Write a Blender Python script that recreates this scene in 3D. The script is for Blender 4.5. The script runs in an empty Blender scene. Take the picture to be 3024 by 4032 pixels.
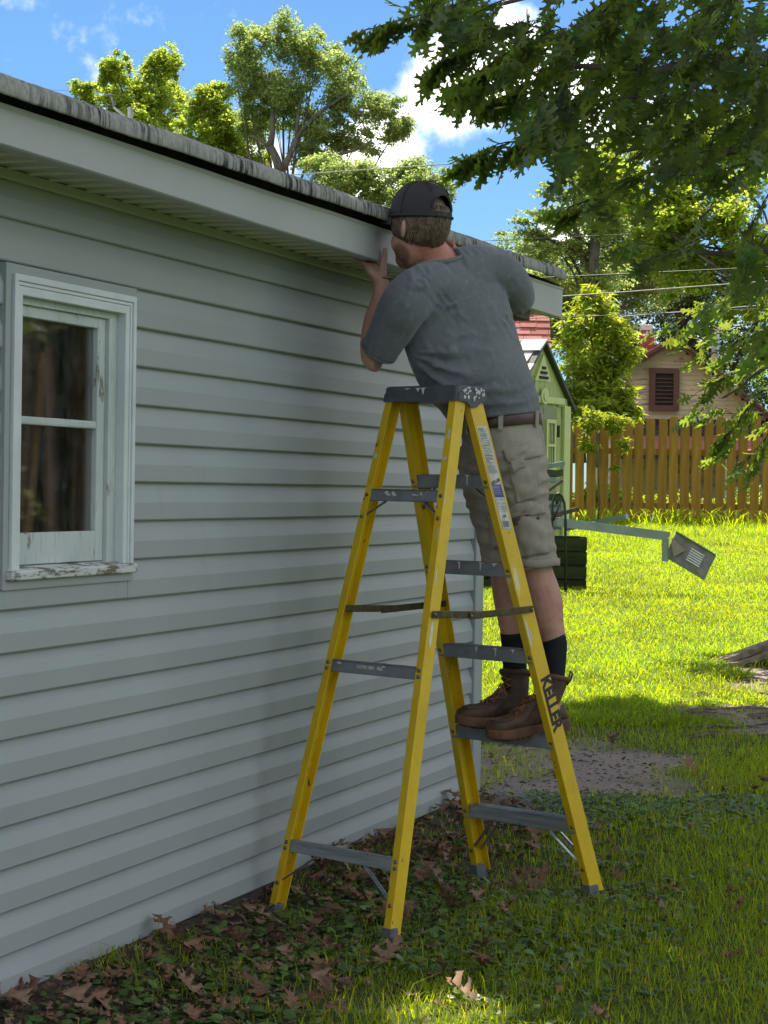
import bpy, bmesh, math, random
import numpy as np
from mathutils import Vector, Matrix

random.seed(7)
RNG = np.random.default_rng(11)
scene = bpy.context.scene
COL = scene.collection
R = math.radians

# ------------------------------------------------------------------ camera
CAM_H = 1.4537
cam_data = bpy.data.cameras.new('camera')
cam_data.sensor_fit = 'VERTICAL'
cam_data.sensor_height = 36.0
cam_data.lens = 8037.0 / 4032.0 * 36.0
cam_data.clip_end = 3000.0
cam = bpy.data.objects.new('camera', cam_data)
COL.objects.link(cam)
cam.matrix_world = (Matrix.Translation((0, 0, CAM_H)) @ Matrix.Rotation(R(90) - 0.0117, 4, 'X')
                    @ Matrix.Rotation(0.0153, 4, 'Z'))
scene.camera = cam

# ------------------------------------------------------------------ sky and sun
SUN_EL, SUN_AZ = R(64.5), R(0)          # azimuth from +Y towards +X
SUN_DIR = Vector((math.sin(SUN_AZ) * math.cos(SUN_EL), math.cos(SUN_AZ) * math.cos(SUN_EL), math.sin(SUN_EL)))
world = bpy.data.worlds.new('World')
scene.world = world
world.use_nodes = True
wn, wl = world.node_tree.nodes, world.node_tree.links
for n in list(wn):
    wn.remove(n)
w_out = wn.new('ShaderNodeOutputWorld')
w_bg = wn.new('ShaderNodeBackground')
w_bg.inputs['Strength'].default_value = 0.050
sky = wn.new('ShaderNodeTexSky')
sky.sky_type = 'NISHITA'
sky.sun_disc = False
sky.sun_elevation = SUN_EL
sky.sun_rotation = SUN_AZ
sky.air_density = 1.0
sky.dust_density = 0.2
sky.ozone_density = 2.5
w_tc = wn.new('ShaderNodeTexCoord')


def wmath(op, a, b=None, clamp=False):
    n = wn.new('ShaderNodeMath')
    n.operation = op
    n.use_clamp = clamp
    for i, v in enumerate((a, b)):
        if v is None:
            continue
        if isinstance(v, (int, float)):
            n.inputs[i].default_value = v
        else:
            wl.new(v, n.inputs[i])
    return n.outputs[0]


# cumulus: warped noise on the sky direction, with a few larger heaps; those out of view added to lift the fill
w_noise = wn.new('ShaderNodeTexNoise')
w_noise.inputs['Scale'].default_value = 26.0
w_noise.inputs['Detail'].default_value = 9.0
w_noise.inputs['Roughness'].default_value = 0.58
wl.new(w_tc.outputs['Generated'], w_noise.inputs['Vector'])
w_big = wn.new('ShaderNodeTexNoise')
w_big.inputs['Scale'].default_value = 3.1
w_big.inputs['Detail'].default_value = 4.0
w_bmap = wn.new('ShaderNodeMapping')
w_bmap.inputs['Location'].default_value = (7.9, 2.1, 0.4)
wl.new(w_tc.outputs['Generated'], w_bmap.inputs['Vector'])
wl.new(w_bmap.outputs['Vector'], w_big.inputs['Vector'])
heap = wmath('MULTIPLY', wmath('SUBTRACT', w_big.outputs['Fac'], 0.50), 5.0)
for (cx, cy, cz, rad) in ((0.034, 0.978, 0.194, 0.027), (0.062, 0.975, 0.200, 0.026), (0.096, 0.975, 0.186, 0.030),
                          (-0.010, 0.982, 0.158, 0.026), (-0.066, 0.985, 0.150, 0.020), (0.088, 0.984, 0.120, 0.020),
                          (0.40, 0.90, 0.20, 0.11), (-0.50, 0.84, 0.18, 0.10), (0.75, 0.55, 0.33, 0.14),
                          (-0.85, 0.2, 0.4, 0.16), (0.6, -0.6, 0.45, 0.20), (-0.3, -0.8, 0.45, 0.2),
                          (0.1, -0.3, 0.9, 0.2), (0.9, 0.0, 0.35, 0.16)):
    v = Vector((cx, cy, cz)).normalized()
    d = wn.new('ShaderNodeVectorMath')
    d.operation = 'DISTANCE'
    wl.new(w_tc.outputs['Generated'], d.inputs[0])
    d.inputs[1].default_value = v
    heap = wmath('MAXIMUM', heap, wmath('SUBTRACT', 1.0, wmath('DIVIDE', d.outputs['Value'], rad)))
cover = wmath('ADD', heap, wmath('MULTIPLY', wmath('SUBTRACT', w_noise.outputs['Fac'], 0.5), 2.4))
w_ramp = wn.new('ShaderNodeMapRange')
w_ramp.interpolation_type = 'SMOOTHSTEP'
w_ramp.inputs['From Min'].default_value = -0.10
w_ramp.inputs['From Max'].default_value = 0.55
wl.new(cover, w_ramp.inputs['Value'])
w_mix = wn.new('ShaderNodeMix')
w_mix.data_type = 'RGBA'
w_shade = wn.new('ShaderNodeMix')
w_shade.data_type = 'RGBA'
w_shade.inputs['A'].default_value = (6.6, 7.0, 7.8, 1)
w_shade.inputs['B'].default_value = (11.0, 10.9, 10.8, 1)
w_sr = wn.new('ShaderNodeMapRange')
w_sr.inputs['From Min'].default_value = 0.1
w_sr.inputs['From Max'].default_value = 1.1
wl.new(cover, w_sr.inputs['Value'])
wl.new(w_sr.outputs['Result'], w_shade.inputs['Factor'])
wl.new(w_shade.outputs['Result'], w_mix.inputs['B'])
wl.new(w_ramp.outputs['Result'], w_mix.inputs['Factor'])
w_tint = wn.new('ShaderNodeMix')
w_tint.data_type = 'RGBA'
w_tint.blend_type = 'MULTIPLY'
w_tint.inputs['Factor'].default_value = 1.0
w_tint.inputs['B'].default_value = (0.30, 0.445, 0.60, 1)
wl.new(sky.outputs['Color'], w_tint.inputs['A'])
wl.new(w_tint.outputs['Result'], w_mix.inputs['A'])
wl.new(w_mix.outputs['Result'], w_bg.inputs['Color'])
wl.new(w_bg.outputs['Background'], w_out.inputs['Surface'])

sun_data = bpy.data.lights.new('sun', 'SUN')
sun_data.energy = 2.2
sun_data.angle = R(0.53)
sun_data.color = (1.0, 0.94, 0.83)
sun = bpy.data.objects.new('sun', sun_data)
COL.objects.link(sun)
sun.location = (0, 0, 40)
sun.rotation_euler = SUN_DIR.to_track_quat('Z', 'Y').to_euler()

scene.view_settings.view_transform = 'Standard'
scene.view_settings.look = 'None'
scene.view_settings.gamma = 1.0
scene.view_settings.use_curve_mapping = False
scene.view_settings.exposure = 2.24
scene.view_settings.use_white_balance = True
scene.view_settings.white_balance_temperature = 6800
scene.view_settings.white_balance_tint = 7


# ------------------------------------------------------------------ helpers
def npv(*a):
    return np.array(a, dtype=float)


def at(px, py, y):
    """point at distance y in front of the camera for a place measured on the 3024 x 4032 photograph"""
    u, v = px - 1512.0, py - 2016.0
    cr, sr = math.cos(.0153), math.sin(.0153)
    u, v = u * cr + v * sr, -u * sr + v * cr
    c, s = math.cos(.0117), math.sin(.0117)
    d = npv(u / 8037.0, c - v / 8037.0 * s, -s - v / 8037.0 * c)
    return npv(0, 0, CAM_H) + d * (y / d[1])


def unit(v):
    v = np.asarray(v, float)
    return v / np.linalg.norm(v)


def tag(o, label=None, cat=None, group=None, kind=None):
    if label:
        o['label'] = label
    if cat:
        o['category'] = cat
    if group:
        o['group'] = group
    if kind:
        o['kind'] = kind
    return o


def hang(o, parent):
    """parent o so that its own matrix stays its world matrix"""
    o.parent = parent
    if parent.type == 'EMPTY':
        o.matrix_parent_inverse = Matrix.Translation(-Vector(parent.location))


def thing(name, loc, label, cat, group=None):
    o = bpy.data.objects.new(name, None)
    COL.objects.link(o)
    o.location = tuple(float(c) for c in loc)
    o.empty_display_size = 0.1
    return tag(o, label, cat, group)


def link(name, me, parent=None, mat=None, matrix=None):
    o = bpy.data.objects.new(name, me)
    COL.objects.link(o)
    if mat is not None and len(me.materials) == 0:
        me.materials.append(mat)
    if matrix is not None:
        o.matrix_basis = matrix
    if parent is not None:
        hang(o, parent)
    return o


def mesh_arrays(name, verts, faces, smooth=False, cols=None):
    """faces: list of index lists, or an (n,k) array"""
    verts = np.asarray(verts, np.float32).reshape(-1, 3)
    me = bpy.data.meshes.new(name)
    if isinstance(faces, np.ndarray):
        n, k = faces.shape
        loops = faces.ravel().astype(np.int32)
        starts = np.arange(0, n * k, k, dtype=np.int32)
    else:
        n = len(faces)
        lens = np.array([len(f) for f in faces], np.int32)
        loops = np.concatenate([np.asarray(f, np.int32) for f in faces])
        starts = np.concatenate([[0], np.cumsum(lens)[:-1]]).astype(np.int32)
    me.vertices.add(len(verts))
    me.vertices.foreach_set('co', verts.ravel())
    me.loops.add(len(loops))
    me.loops.foreach_set('vertex_index', loops)
    me.polygons.add(n)
    me.polygons.foreach_set('loop_start', starts)
    me.polygons.foreach_set('use_smooth', np.full(n, bool(smooth)))
    me.update(calc_edges=True)
    if cols is not None:
        at = me.attributes.new('Col', 'FLOAT_COLOR', 'POINT')
        c = np.ones((len(verts), 4), np.float32)
        c[:, :3] = cols
        at.data.foreach_set('color', c.ravel())
    return me


class MB:
    """collects shapes in world space into one mesh"""

    def __init__(self):
        self.v, self.f = [], []

    def add(self, verts, faces):
        o = len(self.v)
        self.v.extend([tuple(float(c) for c in p) for p in verts])
        self.f.extend([[i + o for i in f] for f in faces])
        return self

    def box(self, c, sx, sy, sz, ax=(1, 0, 0), ay=(0, 1, 0), az=(0, 0, 1)):
        c, ax, ay, az = (np.asarray(q, float) for q in (c, ax, ay, az))
        vs = [c + ax * sx * i / 2 + ay * sy * j / 2 + az * sz * k / 2 for k in (-1, 1) for j in (-1, 1) for i in (-1, 1)]
        return self.add(vs, [[0, 2, 3, 1], [4, 5, 7, 6], [0, 1, 5, 4], [2, 6, 7, 3], [0, 4, 6, 2], [1, 3, 7, 5]])

    def prism(self, ring, d0, d1=None):
        """ring of points swept by vector d0 (start offset) to d1"""
        ring = [np.asarray(p, float) for p in ring]
        if d1 is None:
            d0, d1 = np.zeros(3), np.asarray(d0, float)
        n = len(ring)
        vs = [p + np.asarray(d0) for p in ring] + [p + np.asarray(d1) for p in ring]
        fs = [list(range(n))[::-1], list(range(n, 2 * n))] + [[i, (i + 1) % n, n + (i + 1) % n, n + i] for i in range(n)]
        return self.add(vs, fs)

    def loft(self, rings, cap=True, closed=True):
        n = len(rings[0])
        vs = [p for r in rings for p in r]
        fs = []
        for k in range(len(rings) - 1):
            for i in range(n if closed else n - 1):
                a, b = k * n + i, k * n + (i + 1) % n
                fs.append([a, b, b + n, a + n])
        if cap and closed:
            fs.append(list(range(n))[::-1])
            fs.append(list(range((len(rings) - 1) * n, len(rings) * n)))
        return self.add(vs, fs)

    def tube(self, path, rad, n=10, cap=True):
        path = [np.asarray(p, float) for p in path]
        rads = [rad] * len(path) if (np.isscalar(rad) or isinstance(rad, tuple)) else rad
        rings = []
        prev = None
        for i, p in enumerate(path):
            t = unit(path[min(i + 1, len(path) - 1)] - path[max(i - 1, 0)])
            if prev is None:
                h = npv(0, 0, 1) if abs(t[2]) < .9 else npv(1, 0, 0)
                u = unit(np.cross(t, h))
            else:
                u = unit(prev - t * (prev @ t))
            prev = u
            w = np.cross(t, u)
            r = rads[i]
            rx, ry = (r, r) if np.isscalar(r) else r
            rings.append([p + u * math.cos(a) * rx + w * math.sin(a) * ry for a in np.linspace(0, 2 * math.pi, n, endpoint=False)])
        return self.loft(rings, cap)

    def mesh(self, name, smooth=False):
        return mesh_arrays(name, self.v, self.f, smooth)

    def build(self, name, mat, parent=None, smooth=False, bevel=0.0, seg=2):
        me = self.mesh(name, smooth)
        if bevel:
            bm = bmesh.new()
            bm.from_mesh(me)
            bmesh.ops.remove_doubles(bm, verts=bm.verts, dist=1e-6)
            bmesh.ops.recalc_face_normals(bm, faces=bm.faces)
            es = [e for e in bm.edges if len(e.link_faces) == 2 and e.calc_face_angle(0) > 0.5]
            bmesh.ops.bevel(bm, geom=es, offset=bevel, segments=seg, affect='EDGES', profile=0.6, clamp_overlap=True)
            bm.to_mesh(me)
            bm.free()
        else:
            bm = bmesh.new()
            bm.from_mesh(me)
            bmesh.ops.recalc_face_normals(bm, faces=bm.faces)
            bm.to_mesh(me)
            bm.free()
        return link(name, me, parent, mat)


def rot_matrices(yaw, pitch, roll):
    """vectorised Rz(yaw) Ry(pitch) Rx(roll)"""
    cy, sy, cp, sp, cr, sr = np.cos(yaw), np.sin(yaw), np.cos(pitch), np.sin(pitch), np.cos(roll), np.sin(roll)
    return np.stack([np.stack([cy * cp, cy * sp * sr - sy * cr, cy * sp * cr + sy * sr], -1),
                     np.stack([sy * cp, sy * sp * sr + cy * cr, sy * sp * cr - cy * sr], -1),
                     np.stack([-sp, cp * sr, cp * cr], -1)], -2)


def scatter_mesh(name, tv, tf, pos, rot, scale, cols=None, smooth=False):
    """many copies of a template merged in one mesh; tf: (n,k) array or list"""
    tv = np.asarray(tv, float)
    n, m = len(pos), len(tv)
    sc = np.asarray(scale, float)
    if sc.ndim == 1:
        sc = sc[:, None]
    v = np.einsum('nij,nmj->nmi', rot, tv[None] * sc[:, None, :]) + pos[:, None, :]
    off = np.arange(n) * m
    c = None if cols is None else np.repeat(cols, m, 0)
    if isinstance(tf, np.ndarray):
        f = (tf[None] + off[:, None, None]).reshape(-1, tf.shape[1])
        return mesh_arrays(name, v, f, smooth, c)
    lens = np.array([len(x) for x in tf], np.int32)
    flat = np.concatenate([np.asarray(x) for x in tf])
    loops = (flat[None] + off[:, None]).ravel().astype(np.int32)
    lens = np.tile(lens, n)
    starts = np.concatenate([[0], np.cumsum(lens)[:-1]]).astype(np.int32)
    me = bpy.data.meshes.new(name)
    v = v.reshape(-1, 3).astype(np.float32)
    me.vertices.add(len(v))
    me.vertices.foreach_set('co', v.ravel())
    me.loops.add(len(loops))
    me.loops.foreach_set('vertex_index', loops)
    me.polygons.add(len(lens))
    me.polygons.foreach_set('loop_start', starts)
    me.polygons.foreach_set('use_smooth', np.full(len(lens), bool(smooth)))
    me.update(calc_edges=True)
    if c is not None:
        at = me.attributes.new('Col', 'FLOAT_COLOR', 'POINT')
        cc = np.ones((len(v), 4), np.float32)
        cc[:, :3] = c
        at.data.foreach_set('color', cc.ravel())
    return me


# ------------------------------------------------------------------ materials
class Mat:
    def __init__(self, name, rough=0.6, spec=0.4, metal=0.0):
        self.m = bpy.data.materials.new(name)
        self.m.use_nodes = True
        self.n, self.l = self.m.node_tree.nodes, self.m.node_tree.links
        self.b = self.n['Principled BSDF']
        self.b.inputs['Roughness'].default_value = rough
        self.b.inputs['Specular IOR Level'].default_value = spec
        self.b.inputs['Metallic'].default_value = metal
        self.tc = self.n.new('ShaderNodeTexCoord')

    def mapping(self, scale=(1, 1, 1), rot=(0, 0, 0), loc=(0, 0, 0), src='Object'):
        mp = self.n.new('ShaderNodeMapping')
        mp.inputs['Scale'].default_value = scale
        mp.inputs['Rotation'].default_value = rot
        mp.inputs['Location'].default_value = loc
        self.l.new(self.tc.outputs[src], mp.inputs['Vector'])
        return mp.outputs['Vector']

    def noise(self, scale=5, detail=4, rough=0.55, vec=None, dist=0.0):
        t = self.n.new('ShaderNodeTexNoise')
        t.inputs['Scale'].default_value = scale
        t.inputs['Detail'].default_value = detail
        t.inputs['Roughness'].default_value = rough
        t.inputs['Distortion'].default_value = dist
        self.l.new(vec if vec is not None else self.tc.outputs['Object'], t.inputs['Vector'])
        return t.outputs['Fac']

    def rng(self, v, a, b, c=0.0, d=1.0, smooth=True):
        t = self.n.new('ShaderNodeMapRange')
        t.interpolation_type = 'SMOOTHSTEP' if smooth else 'LINEAR'
        for k, x in zip(('From Min', 'From Max', 'To Min', 'To Max'), (a, b, c, d)):
            t.inputs[k].default_value = x
        self.l.new(v, t.inputs['Value'])
        return t.outputs['Result']

    def math(self, op, a, b):
        t = self.n.new('ShaderNodeMath')
        t.operation = op
        for i, x in enumerate((a, b)):
            if isinstance(x, (int, float)):
                t.inputs[i].default_value = x
            else:
                self.l.new(x, t.inputs[i])
        return t.outputs[0]

    def mix(self, fac, a, b, mode='MIX'):
        t = self.n.new('ShaderNodeMix')
        t.data_type = 'RGBA'
        t.blend_type = mode
        for k, x in (('Factor', fac), ('A', a), ('B', b)):
            s = t.inputs[k] if k == 'Factor' else [i for i in t.inputs if i.name == k and i.type == 'RGBA'][0]
            if isinstance(x, (int, float)):
                s.default_value = x
            elif isinstance(x, tuple):
                s.default_value = (*x[:3], 1)
            else:
                self.l.new(x, s)
        return [o for o in t.outputs if o.type == 'RGBA'][0]

    def color(self, c):
        if isinstance(c, tuple):
            self.b.inputs['Base Color'].default_value = (*c[:3], 1)
        else:
            self.l.new(c, self.b.inputs['Base Color'])
        return self

    def bump(self, h, strength=0.3, dist=0.01):
        t = self.n.new('ShaderNodeBump')
        t.inputs['Strength'].default_value = strength
        t.inputs['Distance'].default_value = dist
        self.l.new(h, t.inputs['Height'])
        self.l.new(t.outputs['Normal'], self.b.inputs['Normal'])
        return self

    def rough(self, v):
        self.l.new(v, self.b.inputs['Roughness'])
        return self

    def attr(self, name='Col'):
        t = self.n.new('ShaderNodeAttribute')
        t.attribute_name = name
        return t.outputs['Color']

    def obj_random(self):
        t = self.n.new('ShaderNodeObjectInfo')
        return t.outputs['Random']

    def translucent(self, col, fac):
        tr = self.n.new('ShaderNodeBsdfTranslucent')
        if isinstance(col, tuple):
            tr.inputs['Color'].default_value = (*col[:3], 1)
        else:
            self.l.new(col, tr.inputs['Color'])
        mx = self.n.new('ShaderNodeMixShader')
        mx.inputs['Fac'].default_value = fac
        self.l.new(self.b.outputs[0], mx.inputs[1])
        self.l.new(tr.outputs[0], mx.inputs[2])
        self.l.new(mx.outputs[0], self.n['Material Output'].inputs['Surface'])
        return self


def plain(name, c1, c2=None, rough=0.6, scale=8, bump=0.0, bscale=60, spec=0.4, metal=0.0, stretch=(1, 1, 1), bdist=0.004):
    M = Mat(name, rough, spec, metal)
    vec = M.mapping(stretch)
    if c2 is None:
        c2 = tuple(c * 0.8 for c in c1)
    f = M.rng(M.noise(scale, 6, 0.6, vec), 0.3, 0.7)
    M.color(M.mix(f, c1, c2))
    if bump:
        M.bump(M.noise(bscale, 5, 0.6, vec), bump, bdist)
    return M.m
# ------------------------------------------------------------------ ground
W0 = npv(-.5, 6.7263, 0)
TH = .3574
WT, WN = npv(math.sin(TH), math.cos(TH), 0), npv(math.cos(TH), -math.sin(TH), 0)   # along the garage wall / out of it


def Wp(s, w, z):
    return W0 + WT * s + WN * w + npv(0, 0, z)


def vnoise(x, y, seed=0, octaves=4, freq=1.0):
    """cheap smooth value noise, vectorised"""
    x, y = np.asarray(x, float) * freq, np.asarray(y, float) * freq
    out = np.zeros(np.broadcast(x, y).shape)
    amp, tot = 1.0, 0.0
    for o in range(octaves):
        xi, yi = np.floor(x).astype(np.int64), np.floor(y).astype(np.int64)
        fx, fy = x - xi, y - yi
        fx, fy = fx * fx * (3 - 2 * fx), fy * fy * (3 - 2 * fy)

        def h(i, j):
            k = (i * 374761393 + j * 668265263 + (seed + o) * 1274126177) & 0xffffffff
            k = ((k ^ (k >> 13)) * 1274126177) & 0xffffffff
            return ((k ^ (k >> 16)) & 0xffff) / 65535.0
        out += amp * ((h(xi, yi) * (1 - fx) + h(xi + 1, yi) * fx) * (1 - fy) + (h(xi, yi + 1) * (1 - fx) + h(xi + 1, yi + 1) * fx) * fy)
        tot += amp
        amp *= .5
        x, y = x * 2.03 + 17.1, y * 2.03 + 9.7
    return out / tot


def sstep(a, b, x):
    t = np.clip((np.asarray(x, float) - a) / (b - a), 0, 1)
    return t * t * (3 - 2 * t)


def wall_dist(x, y):
    return (np.asarray(x) - W0[0]) * WN[0] + (np.asarray(y) - W0[1]) * WN[1]


def gh(x, y):
    x, y = np.asarray(x, float), np.asarray(y, float)
    z = 0.0427 * np.maximum(y - 11.0, 0) * sstep(10.2, 13.5, y)
    z = np.where(y > 34, 0.0427 * 23 - 0.012 * np.minimum(y - 34, 25), z)
    z = z + 0.088 * np.exp(-(wall_dist(x, y) / .22) ** 2) * (1 - sstep(9.0, 9.8, y))
    z = z + 0.028 * (vnoise(x, y, 3, 3, 1.3) - .5) * sstep(0.1, 0.6, np.abs(wall_dist(x, y)))
    z = z + 0.012 * (vnoise(x, y, 9, 2, 7.0) - .5)
    return z


LEG_SPOTS = ((0.036, 6.483), (-.377, 6.866), (.766, 7.27), (.354, 7.653))


def gh2(x, y):
    """ground with the four worn spots where the ladder feet stand level"""
    z = gh(x, y)
    for lx, ly in LEG_SPOTS:
        d2 = (np.asarray(x) - lx) ** 2 + (np.asarray(y) - ly) ** 2
        k = np.exp(-d2 / (.16 ** 2))
        z = z * (1 - k) + (-0.004) * k
    return z


def soil_mask(x, y):
    """bare soil: 0 grass .. 1 bare"""
    x, y = np.asarray(x, float), np.asarray(y, float)
    n = vnoise(x, y, 21, 4, 1.6)
    def ell(cx, cy, rx, ry):
        return 1.15 - np.sqrt(((x - cx) / rx) ** 2 + ((y - cy) / ry) ** 2)
    m = np.maximum.reduce([ell(1.0, 10.5, 1.05, 1.25), ell(1.6, 9.6, .6, .42), ell(2.35, 12.55, .75, .6), ell(2.9, 14.0, .6, .9), ell(1.0, 13.1, .35, .12)])
    s1 = sstep(.15, .6, m + (n - .5) * 2.0)
    wd = wall_dist(x, y)
    s2 = (1 - sstep(.10, .95, wd + (n - .5) * 1.2 + .35 * sstep(6.5, 8.5, y))) * (1 - sstep(9.2, 10.5, y)) * .95
    return np.clip(np.maximum(s1, s2), 0, 1)


gx = np.unique(np.round(np.concatenate([np.linspace(-400, -12, 14), np.linspace(-12, -2, 12), np.arange(-2, 3.4, .04), np.arange(3.4, 9, .3), np.linspace(9, 60, 12), np.linspace(60, 400, 8)]), 3))
gy = np.unique(np.round(np.concatenate([np.linspace(-120, -5, 8), np.linspace(-5, 4, 10), np.arange(4, 14, .045), np.arange(14, 36, .25), np.linspace(36, 110, 20), np.linspace(110, 900, 10)]), 3))
GX, GY = np.meshgrid(gx, gy)
GZ = gh2(GX, GY)
nx, ny = len(gx), len(gy)
idx = np.arange(nx * ny).reshape(ny, nx)
gf = np.stack([idx[:-1, :-1], idx[:-1, 1:], idx[1:, 1:], idx[1:, :-1]], -1).reshape(-1, 4)
sm = soil_mask(GX, GY).ravel()
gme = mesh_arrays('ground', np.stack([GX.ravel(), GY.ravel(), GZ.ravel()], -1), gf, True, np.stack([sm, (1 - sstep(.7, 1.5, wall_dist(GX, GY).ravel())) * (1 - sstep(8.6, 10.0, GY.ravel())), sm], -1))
M = Mat('ground_soil_and_turf', 0.95, 0.15)
n1 = M.noise(3.0, 8, .65)
n2 = M.noise(38.0, 6, .7)
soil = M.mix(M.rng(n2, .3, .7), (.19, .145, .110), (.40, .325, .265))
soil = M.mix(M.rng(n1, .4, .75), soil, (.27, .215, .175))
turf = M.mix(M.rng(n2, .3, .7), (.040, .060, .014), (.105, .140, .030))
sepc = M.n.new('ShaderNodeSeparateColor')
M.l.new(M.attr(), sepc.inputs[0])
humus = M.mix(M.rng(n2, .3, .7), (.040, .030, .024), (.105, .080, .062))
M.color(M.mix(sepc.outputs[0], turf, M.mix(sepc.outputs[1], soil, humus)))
M.bump(M.math('ADD', n2, M.noise(120, 4, .7)), .6, .012)
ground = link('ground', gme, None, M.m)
tag(ground, kind='structure')
# ------------------------------------------------------------------ garage
def vinyl(name, c):
    M = Mat(name, .48, .35)
    f = M.noise(1.7, 3, .5)
    g = M.noise(420, 2, .5, M.mapping((1, 1, .08)))
    dirt = M.noise(9, 6, .65, M.mapping((1, 1, .35)))
    col = M.mix(M.rng(f, .3, .7), c, tuple(q * .93 for q in c))
    col = M.mix(M.math('MULTIPLY', M.rng(dirt, .55, .8), .35), col, tuple(q * .72 for q in c))
    M.color(col)
    M.bump(g, .10, .0006)
    return M.m


m_siding = vinyl('siding_vinyl', (.352, .372, .362))
m_fascia = vinyl('fascia_aluminium', (.42, .432, .412))
m_soffit = vinyl('soffit_vinyl', (.45, .455, .42))
m_jchan = vinyl('window_channel', (.35, .368, .362))
M = Mat('dark_board_and_gap_shade', .9, .1)
M.color(M.mix(M.rng(M.noise(14, 5), .3, .7), (.010, .010, .013), (.022, .021, .022)))
m_darkgap = M.m
# roofing edge: pale mineral felt with black algae streaks running down it
M = Mat('roof_edge_felt', .9, .2)
fx = M.noise(1.0, 6, .68, M.mapping((46, 46, 5), loc=(3, 1, 0)))
blot = M.noise(3.2, 5, .6)
ridge = M.noise(1.0, 3, .6, M.mapping((190, 190, 14)))
st = M.math('MULTIPLY', M.rng(fx, .45, .58), M.rng(blot, .38, .60))
col = M.mix(M.rng(M.noise(60, 4), .3, .7), (.42, .405, .375), (.31, .30, .28))
col = M.mix(M.math('MULTIPLY', M.rng(ridge, .5, .75), .5), col, (.16, .155, .15))
col = M.mix(st, col, (.035, .034, .036))
M.color(col)
M.bump(M.math('ADD', ridge, M.noise(150, 4)), .35, .003)
m_roofedge = M.m
m_shingle = plain('roof_shingle', (.20, .20, .19), (.12, .12, .115), .95, 30, .6, 90)
# old window paint, flaking to grey wood
M = Mat('old_white_paint', .62, .3)
fl = M.noise(11, 8, .72, M.mapping((1, 1, .45)))
pc = M.mix(M.rng(M.noise(5, 5), .3, .7), (.56, .59, .565), (.46, .50, .475))
pc = M.mix(M.rng(M.noise(70, 4, .6, M.mapping((1, 1, .2))), .52, .75), pc, (.38, .40, .37))
M.color(M.mix(M.rng(fl, .615, .66), pc, (.20, .175, .14)))
M.bump(M.rng(fl, .60, .66, 1, 0), .5, .002)
m_oldpaint = M.m
M = Mat('sill_paint', .7, .25)
fl = M.noise(1, 8, .7, M.mapping((9, 9, 40)))
M.color(M.mix(M.rng(fl, .50, .56), (.60, .61, .57), (.19, .16, .12)))
M.bump(M.rng(fl, .48, .56, 1, 0), .8, .003)
m_sill = M.m
m_casing = plain('white_casing', (.68, .70, .70), (.58, .61, .61), .4, 6, .05, 200)
M = Mat('window_glass', .03, .6)
M.color((.02, .02, .02))
M.b.inputs['Transmission Weight'].default_value = 0.0
tr = M.n.new('ShaderNodeBsdfTransparent')
tr.inputs['Color'].default_value = (.97, .97, .96, 1)
gl = M.n.new('ShaderNodeBsdfGlossy')
gl.inputs['Roughness'].default_value = .03
gl.inputs['Color'].default_value = (.9, .9, .9, 1)
df = M.n.new('ShaderNodeBsdfDiffuse')
df.inputs['Color'].default_value = (.32, .31, .30, 1)
fr = M.n.new('ShaderNodeFresnel')
fr.inputs['IOR'].default_value = 1.52
m1 = M.n.new('ShaderNodeMixShader')
m2 = M.n.new('ShaderNodeMixShader')
dust = M.math('MULTIPLY', M.rng(M.noise(26, 8, .72, M.mapping((1, 1, .35))), .35, .8), .13)
M.l.new(dust, m1.inputs['Fac'])
M.l.new(tr.outputs[0], m1.inputs[1])
M.l.new(df.outputs[0], m1.inputs[2])
M.l.new(M.math('ADD', M.math('MULTIPLY', fr.outputs[0], .75), .008), m2.inputs['Fac'])
M.l.new(m1.outputs[0], m2.inputs[1])
M.l.new(gl.outputs[0], m2.inputs[2])
M.l.new(m2.outputs[0], M.n['Material Output'].inputs['Surface'])
m_glass = M.m


def wood(name, c1, c2, rough=.8, axis=(12, 12, 1.0), knots=False):
    M = Mat(name, rough, .2)
    g = M.noise(1.0, 7, .65, M.mapping(axis), .6)
    c = M.mix(M.rng(g, .32, .68), c1, c2)
    c = M.mix(M.math('MULTIPLY', M.obj_random(), .45), c, tuple(q * .55 for q in c2))
    M.color(c)
    M.bump(g, .35, .004)
    return M.m


m_lumber = wood('interior_lumber', (.50, .30, .235), (.28, .17, .14), .85, (30, 30, 1.5))
m_stud = wood('interior_stud', (.58, .30, .16), (.42, .20, .11), .8, (30, 30, 1.5))

garage = thing('garage', Wp(.2, -.3, 0), 'garage with grey green lap siding and an old white window beside the ladder', 'garage')
S0, S1 = -3.0, 2.62           # wall ends
ZB, EXP = .096, .1143
WIN = (-1.490, -.757, 1.172, 2.028)

# backing wall (dark sheathing), left open behind the window
mb = MB()
for (a, b, z0, z1) in ((S0, WIN[0] + .05, .06, 2.30), (WIN[1] - .05, S1 - .02, .06, 2.30), (WIN[0] + .05, WIN[1] - .05, .06, WIN[2] + .04), (WIN[0] + .05, WIN[1] - .05, WIN[3] - .04, 2.30)):
    mb.box(Wp((a + b) / 2, -.03, (z0 + z1) / 2), b - a, .05, z1 - z0, WT, WN)
siding_wall = mb.build('siding_wall', m_darkgap, garage)


def board_profile(z0, lift):
    o = lift
    return [(.002 + o, z0 - .007), (.0190 + o, z0 - .007), (.0225 + o, z0 - .003), (.0225 + o, z0 + .046), (.0205 + o, z0 + .0525), (.0105 + o, z0 + .083), (.0062 + o, z0 + .100), (.0040 + o, z0 + .1130), (.001 + o, z0 + .1130)]


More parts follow.
